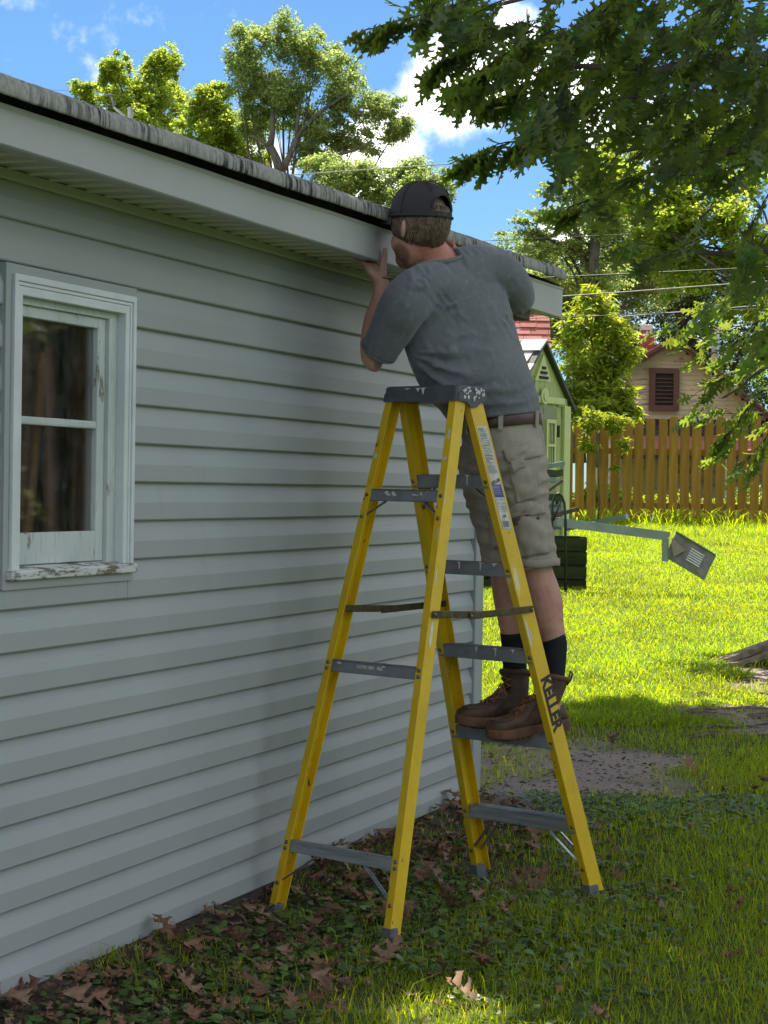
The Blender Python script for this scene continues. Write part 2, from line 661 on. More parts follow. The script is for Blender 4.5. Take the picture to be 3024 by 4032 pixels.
def siding_board(a, b, z0, lift=0.0, ztop=9.0, zlow=-1.0):
    pr = board_profile(z0, lift)
    pr = [(w, max(min(z, ztop), zlow)) for w, z in pr]
    n = max(2, int((b - a) / .5) + 1)
    ss = np.linspace(a, b, n)
    rings = []
    for s in ss:
        wob = .0012 * math.sin(s * 2.1 + z0 * 9) + .0008 * math.sin(s * 5.7 + z0 * 3)
        rings.append([Wp(s, w + wob, z) for w, z in pr])
    MB().loft(rings).build('siding_board', m_siding, siding_wall)


seams = {9: -.187, 8: -.200, 17: .70, 16: .705, 7: .655, 6: .65, 1: .63, 0: .64, 3: -1.50, 2: -1.51, 12: 1.35, 13: 1.36, 5: 1.75, 4: 1.74}
zt = 2.246
for k in range(19):
    z0 = ZB + EXP * k
    spans = [(S0, S1 - .035)]
    if z0 + .112 > WIN[2] + .002 and z0 < WIN[3] - .002:
        # the boards butt into the window channel
        spans = [(S0, WIN[0] + .018), (WIN[1] - .018, S1 - .035)]
        if z0 < WIN[2] - .004:
            siding_board(WIN[0] + .0185, WIN[1] - .0185, z0, 0, WIN[2] - .001)
        if z0 + .112 > WIN[3] + .004:
            siding_board(WIN[0] + .0185, WIN[1] - .0185, z0, 0, zt, WIN[3] + .001)
    for (a, b) in spans:
        s = seams.get(k)
        if s is not None and a < s < b:
            siding_board(a, s + .012, z0, .0010, zt)
            siding_board(s - .02, b, z0, 0, zt)
        else:
            siding_board(a, b, z0, 0, zt)

# corner post
mb = MB()
pr = [(S1 - .095, .004), (S1 - .095, .030), (S1 - .088, .034), (S1 + .012, .034), (S1 + .014, .024), (S1 + .014, -.09), (S1, -.09), (S1, .004)]
mb.prism([Wp(s, w, ZB - .01) for s, w in pr], (0, 0, 2.262 - ZB))
mb.build('corner_post', m_siding, garage)
# end wall and back of the building, with an unseen doorway added to let light in
mb = MB()
mb.box(Wp(S1 - .03, -.35, 1.18), .04, .6, 2.2, WT, WN)
mb.box(Wp(S1 - .03, -3.6, 1.18), .04, .6, 2.2, WT, WN)
mb.box(Wp(S1 - .03, -1.98, 2.2), .04, 2.64, .16, WT, WN)
mb.box(Wp((S0 + S1) / 2, -3.9, 1.18), S1 - S0, .05, 2.2, WT, WN)
mb.box(Wp(S0 + .03, -2.0, 1.18), .04, 3.8, 2.2, WT, WN)
mb.build('rear_wall', m_siding, garage)
# foundation strip
mb = MB()
mb.box(Wp((S0 + S1) / 2, -.03, -.02), S1 - S0 - .04, .06, .22, WT, WN)
mb.build('foundation', plain('block_foundation', (.10, .085, .07), (.06, .05, .042), .95, 9, .5, 40), garage)

# soffit: ribbed panels
OH = .262
mb = MB()
mb.box(Wp((S0 + 2.98) / 2, OH / 2 - .01, 2.296), 2.98 - S0, OH + .02, .012, WT, WN)
soffit = mb.build('soffit', m_soffit, garage)
p = .1065
soffit_ribs = []
k = int((S0 + 1.467) / p)
s = -1.467 + k * p
i = 0
while s < 2.95:
    a, b = max(s, S0), min(s + p, 2.96)
    dz = .0015 if i % 3 == 0 else 0
    rib = .008 + (.006 if i % 3 == 0 else 0)
    pr = [(a + .004, 2.289), (a + .004, 2.280 - dz), (a + .006 + rib, 2.275 - dz), (b - .004, 2.277), (b + .002, 2.2835), (b + .002, 2.289)]
    pan = MB().prism([Wp(q, .018, z) for q, z in pr], WN * (OH - .03)).build('soffit_panel', m_soffit, soffit)
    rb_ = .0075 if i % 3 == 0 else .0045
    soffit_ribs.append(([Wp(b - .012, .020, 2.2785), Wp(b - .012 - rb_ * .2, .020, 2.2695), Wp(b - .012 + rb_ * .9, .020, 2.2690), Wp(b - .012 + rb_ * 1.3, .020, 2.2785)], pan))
    s += p
    i += 1
m_rib_glint = vinyl('soffit_rib_painted_glint', (.78, .77, .70))  # paler than the panels to paint in the glossy groove reflections
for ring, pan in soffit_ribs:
    MB().prism(ring, WN * (OH - .06)).build('rib', m_rib_glint, soffit)
mb = MB()
pr = [(.004, 2.246), (.024, 2.244), (.027, 2.248), (.026, 2.272), (.018, 2.2745), (.004, 2.2745)]
mb.prism([Wp(S0, w, z) for w, z in pr], WT * (2.62 - S0))
mb.build('soffit_channel', m_siding, garage)

# fascia cladding
pr = [(.215, 2.262), (.215, 2.256), (.262, 2.2535), (.2675, 2.2575), (.2690, 2.338), (.2735, 2.345), (.2735, 2.350), (.266, 2.352), (.262, 2.347), (.2625, 2.262)]
rings = []
for s in np.linspace(S0, 3.035, 26):
    wob = .0018 * math.sin(s * 3.1) + .0012 * math.sin(s * 7.7 + 1)
    rings.append([Wp(s, w + wob, z + .0008 * math.sin(s * 4.3) + (.0085 * (s + 1.97) if z > 2.3 else 0)) for w, z in pr])
MB().loft(rings).build('fascia', m_fascia, garage)
mb = MB()
mb.box(Wp((S0 + 3.02) / 2, .235, 2.34), 3.02 - S0, .04, .14, WT, unit(WN), npv(0, 0, 1))
mb.build('sub_fascia', m_darkgap, garage)  # near-black colour stands in for shade in the gap above the fascia

# roof with its rolled edge
prf = [(-4.2, 3.26), (.270, 2.4145), (.296, 2.4105), (.312, 2.4035), (.3195, 2.392), (.3215, 2.378), (.3205, 2.360), (.317, 2.3555), (.312, 2.357), (.312, 2.385), (.27, 2.392), (-4.2, 3.20)]
rings = []
for s in np.linspace(S0 - .3, 2.90, 240):
    j = .0010 * math.sin(s * 5.1) + .0008 * math.sin(s * 11.3 + 1.2) + .0007 * random.uniform(-1, 1)
    rings.append([Wp(s, w + (j if w > .25 else 0), z + .0120 * (s + 2.0) + (j * .7 if w > .25 else 0)) for w, z in prf])
roof = MB().loft(rings).build('roof', m_roofedge, garage, smooth=True)
mb = MB()
prs = [(-4.2, 3.272), (.240, 2.426), (.240, 2.4205), (-4.2, 3.266)]
mb.loft([[Wp(q, w, z + .0120 * (q + 2.0)) for w, z in prs] for q in (S0 - .3, 2.90)])
mb.build('shingles', m_shingle, roof)
# rake board and lookout block under the far end
mb = MB()
mb.prism([Wp(2.86, w, z) for w, z in ((.25, 2.30), (.25, 2.40), (-4.0, 3.19), (-4.0, 3.05))], WT * .03)
mb.build('rake_board', m_darkgap, garage)
m_rawwood = wood('weathered_wood', (.20, .16, .11), (.09, .07, .05), .9, (20, 20, 4))
MB().box(Wp(2.52, .20, 2.232), .20, .07, .045, WT, WN).build('lookout_block', m_rawwood, garage, bevel=.004)

# ---- window
wx0, wx1, wz0, wz1 = WIN
window = thing_part = None
mb = MB()


def frame_ring(mb, s0, s1, z0, z1, t, w0, w1, bottom=True, prof=None):
    """mitred frame: outer s0..s1,z0..z1, width t, from depth w0 to w1"""
    o = [(s0, z0), (s1, z0), (s1, z1), (s0, z1)]
    ii = [(s0 + t, z0 + (t if bottom else 0)), (s1 - t, z0 + (t if bottom else 0)), (s1 - t, z1 - t), (s0 + t, z1 - t)]
    for e in range(4):
        if e == 0 and not bottom:
            continue
        f = (e + 1) % 4
        ring = [Wp(o[e][0], w0, o[e][1]), Wp(o[f][0], w0, o[f][1]), Wp(ii[f][0], w0, ii[f][1]), Wp(ii[e][0], w0, ii[e][1])]
        mb.prism(ring, WN * (w1 - w0))


frame_ring(mb, wx0, wx1, wz0, wz1, .028, -.004, .031)
window = mb.build('window', m_jchan, garage, bevel=.0015)
# casing: stepped white trim with a deep return on the reveal
cx0, cx1, cz0, cz1 = wx0 + .030, wx1 - .016, 1.222, wz1 - .026
mb = MB()
frame_ring(mb, cx0, cx1, cz0, cz1, .018, -.004, .041, False)
frame_ring(mb, cx0 + .0185, cx1 - .0185, cz0, cz1 - .0185, .010, -.004, .036, False)
frame_ring(mb, cx0 + .029, cx1 - .029, cz0, cz1 - .029, .024, -.004, .033, False)
mb.build('casing', m_casing, window, bevel=.0025)
jx0, jx1, jz1 = cx0 + .053, cx1 - .053, cz1 - .053
mb = MB()
for s in (jx0 - .006, jx1 + .006):
    mb.box(Wp(s, .008, (cz0 + jz1) / 2), .0118, .044, jz1 - cz0 + .02, WT, WN)
mb.box(Wp((jx0 + jx1) / 2, .008, jz1 + .006), jx1 - jx0 + .02, .0435, .0118, WT, WN)
mb.build('jamb', m_casing, window, bevel=.001)
# weathered stop beside the sash
sx0, sx1, sz0, sz1 = jx0 + .0005, jx1 - .0005, 1.226, jz1 - .0005
mb = MB()
mb.box(Wp(sx0 + .010, -.008, (sz0 + sz1) / 2), .020, .026, sz1 - sz0, WT, WN)
mb.box(Wp(sx1 - .024, -.008, (sz0 + sz1) / 2), .048, .026, sz1 - sz0, WT, WN)
mb.box(Wp((sx0 + .020 + sx1 - .048) / 2, -.008, sz1 - .009), sx1 - sx0 - .0685, .026, .018, WT, WN)
mb.build('stop', m_oldpaint, window, bevel=.0015)
# sash
qx0, qx1, qz0, qz1 = sx0 + .0205, sx1 - .0485, 1.232, sz1 - .0185
gx0, gx1 = qx0 + .022, qx1 - .046
zm = 1.622
mb = MB()
mb.box(Wp((qx0 + gx0) / 2, -.020, (qz0 + qz1) / 2), gx0 - qx0, .026, qz1 - qz0, WT, WN)
mb.box(Wp((qx1 + gx1) / 2, -.020, (qz0 + qz1) / 2), qx1 - gx1, .026, qz1 - qz0, WT, WN)
mb.box(Wp((gx0 + gx1) / 2, -.020, (qz0 + 1.318) / 2), gx1 - gx0, .0255, 1.318 - qz0, WT, WN)
mb.box(Wp((gx0 + gx1) / 2, -.020, (qz1 + qz1 - .030) / 2), gx1 - gx0, .0255, .030, WT, WN)
sash = mb.build('sash', m_oldpaint, window, bevel=.003)
MB().box(Wp((gx0 + gx1) / 2, -.018, zm), gx1 - gx0, .022, .022, WT, WN).build('muntin', m_oldpaint, window, bevel=.006)
for z0, z1 in ((1.318, zm - .011), (zm + .011, qz1 - .030)):
    MB().box(Wp((gx0 + gx1) / 2, -.024, (z0 + z1) / 2), gx1 - gx0, .003, z1 - z0, WT, WN).build('pane', m_glass, window)
# sill
mb = MB()
prs = [(-.034, 1.2315), (.0, 1.2285), (.046, 1.221), (.049, 1.217), (.048, 1.198), (.044, 1.195), (-.034, 1.195)]
mb.prism([Wp(cx0 - .012, w, z) for w, z in prs], WT * (cx1 - cx0 + .022))
mb.build('sill', m_sill, window, bevel=.0015)
# what stands inside, seen through the glass
mb = MB()
mb.box(Wp(-.9, -1.6, 1.2), 2.6, .03, 2.2, WT, WN)
mb.box(Wp(-.9, -.9, .02), 2.6, 1.5, .03, WT, WN)
mb.box(Wp(-2.2, -.9, 1.2), .03, 1.5, 2.2, WT, WN)
mb.box(Wp(-.65, -.17, 1.2), 2.0, .012, 2.2, WT, WN)
mb.build('interior_wall', m_lumber, garage)
for i in range(20):
    s = -1.46 + i * .050
    MB().box(Wp(s, -.09 - .02 * (i % 3), .93 + .04 * (i % 4)), .046, .016, 1.75 + .05 * (i % 3), unit(WT + npv(0, 0, .02 * (i % 3 - 1))), WN, unit(npv(0, 0, 1) - WT * .02 * (i % 3 - 1) - WN * .05)).build('interior_board', m_lumber, garage)
MB().box(Wp(-.875, -.075, 1.2), .045, .05, 2.1, WT, WN).build('interior_stud', m_stud, garage)
MB().box(Wp(-1.20, -.066, 1.32), .035, .014, 1.0, unit(WT + npv(0, 0, -.14)), WN, unit(npv(0, 0, 1) + WT * .14)).build('interior_board', m_stud, garage)
# ------------------------------------------------------------------ step ladder
LO, LYAW = npv(.169, 7.04, 0), .7485
LA, LB = npv(math.cos(LYAW), -math.sin(LYAW), 0), npv(math.sin(LYAW), math.cos(LYAW), 0)
WTOP, DW, FT, DF, RT, DR, ZTOP = .1621, .0682, -.0088, .3338, -.0772, .2411, 1.7483


def Lp(a, b, z):
    return LO + LA * a + LB * b + npv(0, 0, z)


# fibreglass yellow with grime, chips and pale paint smears
M = Mat('yellow_fibreglass', .42, .45)
g1 = M.noise(7, 7, .65)
g2 = M.noise(1, 6, .7, M.mapping((60, 60, 6)))
g3 = M.noise(34, 5, .6, M.mapping((1, 1, .5), loc=(4, 2, 7)))
g4 = M.noise(5.5, 5, .6, M.mapping((1, 1, .45), loc=(9, 3, 1)))
c = M.mix(M.rng(g1, .3, .7), (.72, .47, .010), (.62, .385, .010))
c = M.mix(M.math('MULTIPLY', M.rng(g2, .54, .78), .45), c, (.33, .22, .03))
c = M.mix(M.math('MULTIPLY', M.rng(g3, .665, .70), .85), c, (.07, .055, .03))
c = M.mix(M.math('MULTIPLY', M.rng(g4, .70, .73), .8), c, (.66, .60, .42))
M.color(c)
M.bump(g2, .12, .001)
m_yellow = M.m
M = Mat('grey_step_aluminium', .5, .5, .35)
c = M.mix(M.rng(M.noise(16, 6, .65), .3, .7), (.26, .265, .28), (.18, .185, .20))
c = M.mix(M.rng(M.noise(30, 5, .7, M.mapping((1, 1, .4), loc=(2, 8, 3))), .69, .71), c, (.62, .63, .60))
M.color(c)
m_step = M.m
M = Mat('bare_aluminium', .32, .5, .85)
c = M.mix(M.rng(M.noise(1, 6, .6, M.mapping((5, 5, 90))), .3, .7), (.50, .52, .54), (.33, .345, .36))
c = M.mix(M.rng(M.noise(24, 6, .7), .6, .75), c, (.16, .16, .16))
M.color(c)
m_alu = M.m
M = Mat('cap_plastic', .5, .4)
c = M.mix(M.rng(M.noise(10, 6, .65), .3, .7), (.095, .10, .118), (.062, .066, .078))
c = M.mix(M.rng(M.noise(24, 6, .75), .655, .675), c, (.60, .61, .58))
M.color(c)
M.bump(M.noise(90, 4), .15, .001)
m_cap = M.m
m_bronze = plain('bronze_spreader', (.115, .088, .045), (.05, .04, .025), .38, 40, .1, 90, .6, .75)
m_rivet = plain('steel_rivet', (.22, .23, .24), (.12, .125, .13), .35, 60, 0, 1, .5, .8)
m_shoe = plain('ladder_shoe_grey', (.15, .155, .16), (.08, .08, .085), .7, 40, .2, 80)
m_paint = plain('dried_paint', (.66, .66, .61), (.55, .55, .50), .55, 60, .2, 200)
m_black = plain('black_print', (.012, .012, .013), (.02, .02, .02), .5, 20)
m_label = plain('label_white', (.62, .60, .54), (.42, .40, .35), .4, 26)
m_labelink = plain('label_ink', (.10, .095, .09), (.20, .19, .17), .5, 120)
m_labelblue = plain('label_blue', (.03, .04, .22), (.05, .06, .30), .4, 60)

ladder = thing('step_ladder', LO, 'paint splattered yellow fibreglass step ladder the man stands on', 'ladder')


def rail_line(kind, side):
    def f(z):
        d = ZTOP - z
        return side * (WTOP + DW * d), (FT + DF * d if kind == 'front' else RT - DR * d)
    return f


def rail(kind, side):
    f = rail_line(kind, side)
    web = .074 if kind == 'front' else .052
    fl, t = .030, .0042
    ax = -side
    # section in (a inward, b): C channel opening inwards
    sec = [(0, 0), (fl, 0), (fl, t), (t, t), (t, web - t), (fl, web - t), (fl, web), (0, web)]
    rings = []
    for z in np.linspace(.022, ZTOP + .035, 9):
        a0, b0 = f(z)
        rings.append([Lp(a0 + ax * u, b0 + v, z) for u, v in sec])
    o = MB().loft(rings).build('rail', m_yellow, ladder, bevel=.0012, seg=2)
    # shoe
    a0, b0 = f(.02)
    mb = MB()
    e = .0045
    ring0 = [Lp(a0 + ax * u, b0 + v, -.004) for u, v in ((-e, -e), (fl + e, -e), (fl + e, web * .75), (-e, web * .75))]
    a1, b1 = f(.052)
    ring1 = [Lp(a1 + ax * u, b1 + v, .048) for u, v in ((-e * .6, -e), (fl + e * .4, -e), (fl + e * .4, web * .62), (-e * .6, web * .62))]
    mb.loft([ring0, ring1]).build('shoe', m_shoe, o, bevel=.003)
    return o


rails = {(k, s): rail(k, s) for k in ('front', 'rear') for s in (-1, 1)}


def disc(mb, c, nrm, r, h):
    nrm = unit(nrm)
    u = unit(np.cross(nrm, npv(0, 0, 1)))
    v = np.cross(nrm, u)
    rings = [[c + (u * math.cos(q) + v * math.sin(q)) * rr + nrm * hh for q in np.linspace(0, 2 * math.pi, 12, endpoint=False)] for rr, hh in ((r, 0), (r * .92, h * .7), (r * .5, h))]
    mb.loft(rings)


def rivet(kind, side, z, da=.014):
    a0, b0 = rail_line(kind, side)(z)
    mb = MB()
    disc(mb, Lp(a0 - side * da, b0, z), -LB - npv(0, 0, .3 if kind == 'front' else -.25), .0072, .0042)
    mb.build('rivet', m_rivet, rails[(kind, side)], True)


# steps between the front rails
for k in range(5):
    z = .2608 + .3048 * k
    a0, b0 = rail_line('front', 1)(z)
    hh = .0225 if k else .023
    a0 -= .005
    mb = MB()
    # tread with ribs, and a lip on both sides
    mb.box(Lp(0, b0 + .039, z + hh - .002), 2 * a0, .070, .004, LA, LB)
    for j in range(5):
        mb.box(Lp(0, b0 + .012 + j * .0135, z + hh + .0012), 2 * a0 - .07, .004, .0024, LA, LB)
    mb.box(Lp(0, b0 + .0065, z), 2 * a0, .0035, 2 * hh, LA, LB)
    mb.box(Lp(0, b0 + .0700, z), 2 * a0, .0035, 2 * hh, LA, LB)
    st = mb.build('step', m_alu if k == 0 else m_step, ladder, bevel=.0008, seg=1)
    for s in (-1, 1):
        rivet('front', s, z)
    if k == 0:
        for s in (-1, 1):
            for off in (.012, .062):
                al, bl = rail_line('front', s)(.105)
                MB().tube([Lp(s * .115, b0 + off, z - .012), Lp(al - s * .012, bl + off - .004, .108)], (.008, .004), 8).build('brace', m_alu, st)
            rivet('front', s, .105)
    if k == 4:
        for s in (-1, 1):
            al, bl = rail_line('front', s)(z - .09)
            MB().tube([Lp(s * .09, b0 + .03, z - .02), Lp(al - s * .008, bl + .04, z - .095)], (.007, .004), 8).build('brace', m_alu, st)
    # drips of dried paint on the lip
    for (aa, ln) in (((-.04, .03), (.07, .035), (.12, .015)) if k in (1, 2, 3) else ((.075, .038),) if k == 4 else ()):
        aa += random.uniform(-.02, .02)
        mb = MB()
        zz = z + hh + .001
        bb = b0 + .0044
        q1, q2, q3 = random.uniform(.4, 1.1), random.uniform(.3, 1.2), random.uniform(.5, 1.1)
        ln *= q3
        pts = [(-.014 * q1, 0), (.016 * q2, 0), (.010 * q2, -.004 * q1), (.003, -.008 * q3), (.0018, -ln), (-.0016, -ln), (-.003, -.010 * q2), (-.009 * q1, -.003 * q3)]
        mb.prism([Lp(aa + u, bb, zz + v) for u, v in pts], -LB * .0012)
        mb.build('paint_drip', m_paint, st)

# horizontals between the rear rails
for zi, (z, two) in enumerate(((.242, True), (.847, True), (1.430, False))):
    a0, b0 = rail_line('rear', 1)(z)
    a0 -= .006
    tall = .020
    up = unit(npv(0, 0, 1) + LB * DR)
    mb = MB()
    mb.box(Lp(0, b0 + .0065, z), 2 * a0, .003, 2 * tall, LA, LB, up)
    for q in (-1, 1):
        mb.box(Lp(0, b0 + .012, z + q * tall), 2 * a0, .014, .003, LA, LB, up)
    if zi == 0:
        for q in (-.010, -.004, .004, .010):
            mb.box(Lp(0, b0 + .0045 + q * DR, z + q), 2 * a0 - .01, .0015, .0016, LA, LB, up)
    hb = mb.build('cross_bar', m_alu if zi == 0 else m_step, ladder, bevel=.0006, seg=1)
    for s in (-1, 1):
        if two:
            rivet('rear', s, z + .010)
            rivet('rear', s, z - .010)
        else:
            rivet('rear', s, z)
    if zi != 1:
        dz = .125 if zi == 0 else .075
        aa = .10 if zi == 0 else .075
        for s in (-1, 1):
            al, bl = rail_line('rear', s)(z - dz)
            MB().tube([Lp(s * aa, b0 + .011, z - .014), Lp(al - s * .010, bl + .011, z - dz)], (.0085, .0035), 8).build('brace', m_alu, hb)
            rivet('rear', s, z - dz)
    if zi == 1:
        # torn sticker and paint blots
        def blot(mb, a, dz_, w, h):
            pts = []
            for q in range(9):
                an = q / 9 * 2 * math.pi
                r = random.uniform(.7, 1.1)
                pts.append((a + math.cos(an) * w * r, dz_ + math.sin(an) * h * r))
            mb = MB()
            mb.prism([Lp(u, b0 + .0048 - v * DR, z + v) for u, v in pts], -LB * .0010)
            mb.build('paint_blot', m_paint, hb)
        for (a, d, w, h) in ((-.155, .011, .012, .005), (-.01, .004, .018, .008), (.03, .002, .014, .009), (.05, .011, .010, .004), (-.175, -.008, .003, .006)):
            blot(None, a, d, w, h)
        mb = MB()
        mb.prism([Lp(u, b0 + .0046 - v * DR, z + v) for u, v in ((-.075, -.012), (-.028, -.013), (-.028, .010), (-.075, .011))], -LB * .0006)
        st = mb.build('sticker', m_label, hb)
    if zi == 2:
        for (a, d, w, h) in ((-.075, .004, .014, .010), (-.045, .002, .012, .012), (.05, .003, .02, .003), (.08, .006, .006, .006)):
            pts = []
            for q in range(9):
                an = q / 9 * 2 * math.pi
                r = random.uniform(.5, 1.2)
                pts.append((a + math.cos(an) * w * r, d + math.sin(an) * h * r))
            mb = MB()
            mb.prism([Lp(u, b0 + .0048 - v * DR, z + v) for u, v in pts], -LB * .0010)
            mb.build('paint_blot', m_paint, hb)

# top cap: moulded box with a dipped skirt at both ends
cw, cd, cz0, cz1 = .1700, .0790, 1.752, 1.806
mb = MB()
def cap_ring(aw, bd, z):
    r = .014
    pts = []
    for (sa, sb, q0) in ((1, -1, -90), (1, 1, 0), (-1, 1, 90), (-1, -1, 180)):
        for q in (0, 30, 60, 90):
            an = R(q0 + q)
            pts.append(Lp(sa * (aw - r) + math.cos(an) * r, sb * (bd - r) + math.sin(an) * r, z))
    return pts
mb.loft([cap_ring(cw + .003, cd + .003, cz0), cap_ring(cw, cd, cz0 + .010), cap_ring(cw - .003, cd - .003, cz1 - .006), cap_ring(cw - .009, cd - .009, cz1)])
cap = mb.build('top_cap', m_cap, ladder)
for s in (-1, 1):
    mb = MB()
    pts = [(-cd + .004, cz0 + .004), (-.030, cz0 - .004), (-.012, cz0 - .020), (.022, cz0 - .020), (.040, cz0 - .004), (cd - .004, cz0 + .002), (cd - .01, cz0 + .03), (-cd + .01, cz0 + .03)]
    mb.prism([Lp(s * (cw - .004), b, z) for b, z in pts], LA * s * .007)
    mb.build('end_skirt', m_cap, cap, bevel=.0015)
for (a, ln) in ((-.005, .012), (.018, .022), (-.055, .004)):
    pts = [(-.014, 0), (.014, 0), (.006, -.004), (.002, -ln), (-.002, -ln), (-.006, -.004)]
    mb = MB()
    mb.prism([Lp(a + u, -cd - .0005 - (.0 if v > -.002 else .0012), cz1 - .008 + v) for u, v in pts], -LB * .0014)
    mb.build('paint_drip', m_paint, cap)
for q in range(26):
    b, z = random.uniform(-.05, .06), random.uniform(cz0 + .002, cz1 - .008)
    w, h = random.uniform(.002, .008), random.uniform(.002, .008)
    mb = MB()
    mb.prism([Lp(cw + .0035, b + w * math.cos(t_) * random.uniform(.6, 1.2), z + h * math.sin(t_)) for t_ in np.linspace(0, 2 * math.pi, 7, endpoint=False)], LA * .0012)
    mb.build('paint_blot', m_paint, cap)

# spreaders
for s in (1, -1):
    off = .009 * s if s > 0 else .004 * -s
    zr, zj, zf = 1.040, 1.031, 1.041
    a_r, b_r = rail_line('rear', s)(zr)
    a_f, b_f = rail_line('front', s)(zf)
    o = .008 if s > 0 else -.034
    aj = (a_r + a_f) / 2 + s * o
    bj = -.020
    b1, b2 = b_r + .016, b_f + .044
    for (p0, p1) in (((a_r + s * o, b1, zr), (aj, bj + .03, zj)), ((aj + s * .004, bj - .03, zj - .002), (a_f + s * (o + .004), b2, zf))):
        mb = MB()
        mb.tube([Lp(*p0), Lp(*p1)], (.0145 / 1.2, .0035), 12)
        d = unit(Lp(*p1) - Lp(*p0))
        # flat bar standing on edge
        mb2 = MB()
        mb2.box((Lp(*p0) + Lp(*p1)) / 2, np.linalg.norm(Lp(*p1) - Lp(*p0)) + .02, .0045, .024, d, LA, unit(np.cross(d, LA)))
        sp = mb2.build('spreader', m_bronze, ladder, bevel=.002)
        mb3 = MB()
        for pp in (p0, p1):
            disc(mb3, Lp(pp[0] + s * .0022, pp[1], pp[2]), LA * s, .006, .004)
        mb3.build('spreader_pin', m_rivet, sp, True)

# lettering and warning label on the web of the front rail nearest the camera
fR = rail_line('front', 1)
p0, p1 = Lp(*fR(0), 0), Lp(*fR(1), 1)
r_up = unit(p1 - p0)
r_b = LB
r_n = unit(np.cross(r_b, r_up))
if r_n @ LA < 0:
    r_n = -r_n
r_x = unit(np.cross(r_up, r_n))          # across the web, in its plane
if r_x @ LB < 0:
    r_x = -r_x


def web_pt(z, x, h=.0006):
    """point on the web: height z along the rail, x across from the near edge"""
    return Lp(*fR(z), z) + LB * x + r_n * h


def text_mesh(txt, size, bold=0.0, extrude=0.0003):
    cu = bpy.data.curves.new('lettering', 'FONT')
    cu.body = txt
    cu.size = size
    cu.offset = bold
    cu.extrude = extrude
    cu.align_x = 'CENTER'
    cu.align_y = 'CENTER'
    cu.resolution_u = 3
    ob = bpy.data.objects.new('lettering', cu)
    COL.objects.link(ob)
    dg = bpy.context.evaluated_depsgraph_get()
    me = bpy.data.meshes.new_from_object(ob.evaluated_get(dg))
    bpy.data.objects.remove(ob)
    bpy.data.curves.remove(cu)
    me.name = 'lettering'
    me.materials.clear()
    return me


def place_text(name, txt, size, origin, ex, ey, mat, parent, bold=0.0, sx=1.0):
    me = text_mesh(txt, size, bold)
    ez = np.cross(ex, ey)
    m = Matrix(((ex[0] * sx, ey[0], ez[0], origin[0]), (ex[1] * sx, ey[1], ez[1], origin[1]), (ex[2] * sx, ey[2], ez[2], origin[2]), (0, 0, 0, 1)))
    me.transform(m)
    return link(name, me, parent, mat)


down = -r_up
# big lettering reads down the rail
place_text('lettering', 'KELLER', .074, web_pt(.708, .040, .0012), down, r_x, m_black, rails[('front', 1)], .0034, .84)


def web_quad(mb, z0, z1, x0, x1, h):
    """rectangle on the web, lifted h, slightly thick"""
    pts = [web_pt(z1, x0, h), web_pt(z1, x1, h), web_pt(z0, x1, h), web_pt(z0, x0, h)]
    mb.prism(pts, r_n * .0002)


mb = MB()
web_quad(mb, 1.318, 1.672, .010, .064, .0005)
lab = mb.build('warning_label', m_label, rails[('front', 1)])
ink = MB()
z = 1.662
while z > 1.510:
    ln = random.uniform(.75, 1.0) if random.random() < .8 else random.uniform(.3, .6)
    hgt = .0018 if random.random() < .85 else .0042
    x = .0135
    xe = .0135 + .047 * ln
    while x < xe:
        w = random.uniform(.003, .010)
        web_quad(ink, z - hgt, z, x, min(x + w, xe), .00085)
        x += w + .0012
    z -= hgt + random.choice((.0016, .0018, .0022, .004))
for z in (1.418, 1.405, 1.394, 1.386, 1.378):
    web_quad(ink, z, z + .0007, .013, .061, .00085)
    x = .015
    while x < .055:
        w = random.uniform(.003, .009)
        if random.random() < .7:
            web_quad(ink, z + .0025, z + .0045, x, x + w, .00085)
        x += w + .002
x = .020
while x < .052:
    w = random.choice((.0008, .0012, .002, .0026))
    web_quad(ink, 1.326, 1.347, x, x + w, .00085)
    x += w + random.choice((.0009, .0014, .002))
web_quad(ink, 1.3195, 1.3205, .012, .062, .00085)
web_quad(ink, 1.3200, 1.500, .0115, .0121, .00085)
web_quad(ink, 1.3200, 1.500, .0619, .0625, .00085)
ink.build('label_print', m_labelink, lab)
mb = MB()
web_quad(mb, 1.428, 1.472, .0135, .0605, .0008)
blue = mb.build('label_panel', m_labelblue, lab)
place_text('label_lettering', 'KELLER', .0155, web_pt(1.482, .037, .0011), r_x, r_up, m_black, lab, .0006, .9)
place_text('label_lettering', '776', .0145, web_pt(1.362, .037, .0011), r_x, r_up, m_black, lab, .0003)
mb = MB()
for z in (1.4655, 1.4615, 1.456, 1.450, 1.444, 1.438):
    x = .016
    while x < .050:
        w = random.uniform(.003, .007)
        web_quad(mb, z, z + .0014, x, x + w, .0013)
        x += w + .0015
mb.build('label_print', m_label, lab)
# scuffs: pale smears of old paint on the rails
def smear(kind, side, z0, z1, x0, x1, on_web):
    f = rail_line(kind, side)
    mb = MB()
    n = 7
    left, right = [], []
    for i in range(n):
        z = z0 + (z1 - z0) * i / (n - 1)
        a, b = f(z)
        wob = .25 * (x1 - x0)
        l, r_ = x0 + random.uniform(0, wob), x1 - random.uniform(0, wob)
        if i in (0, n - 1):
            l = r_ = (x0 + x1) / 2
            r_ += .001
        for lst, q in ((left, l), (right, r_)):
            lst.append(Lp(a + .0006, b + q, z) if on_web else Lp(a - side * q, b - .0007, z))
    mb.prism(left + right[::-1], (LA * .0005 if on_web else -LB * .0005))
    mb.build('paint_smear', m_paint, rails[(kind, side)])


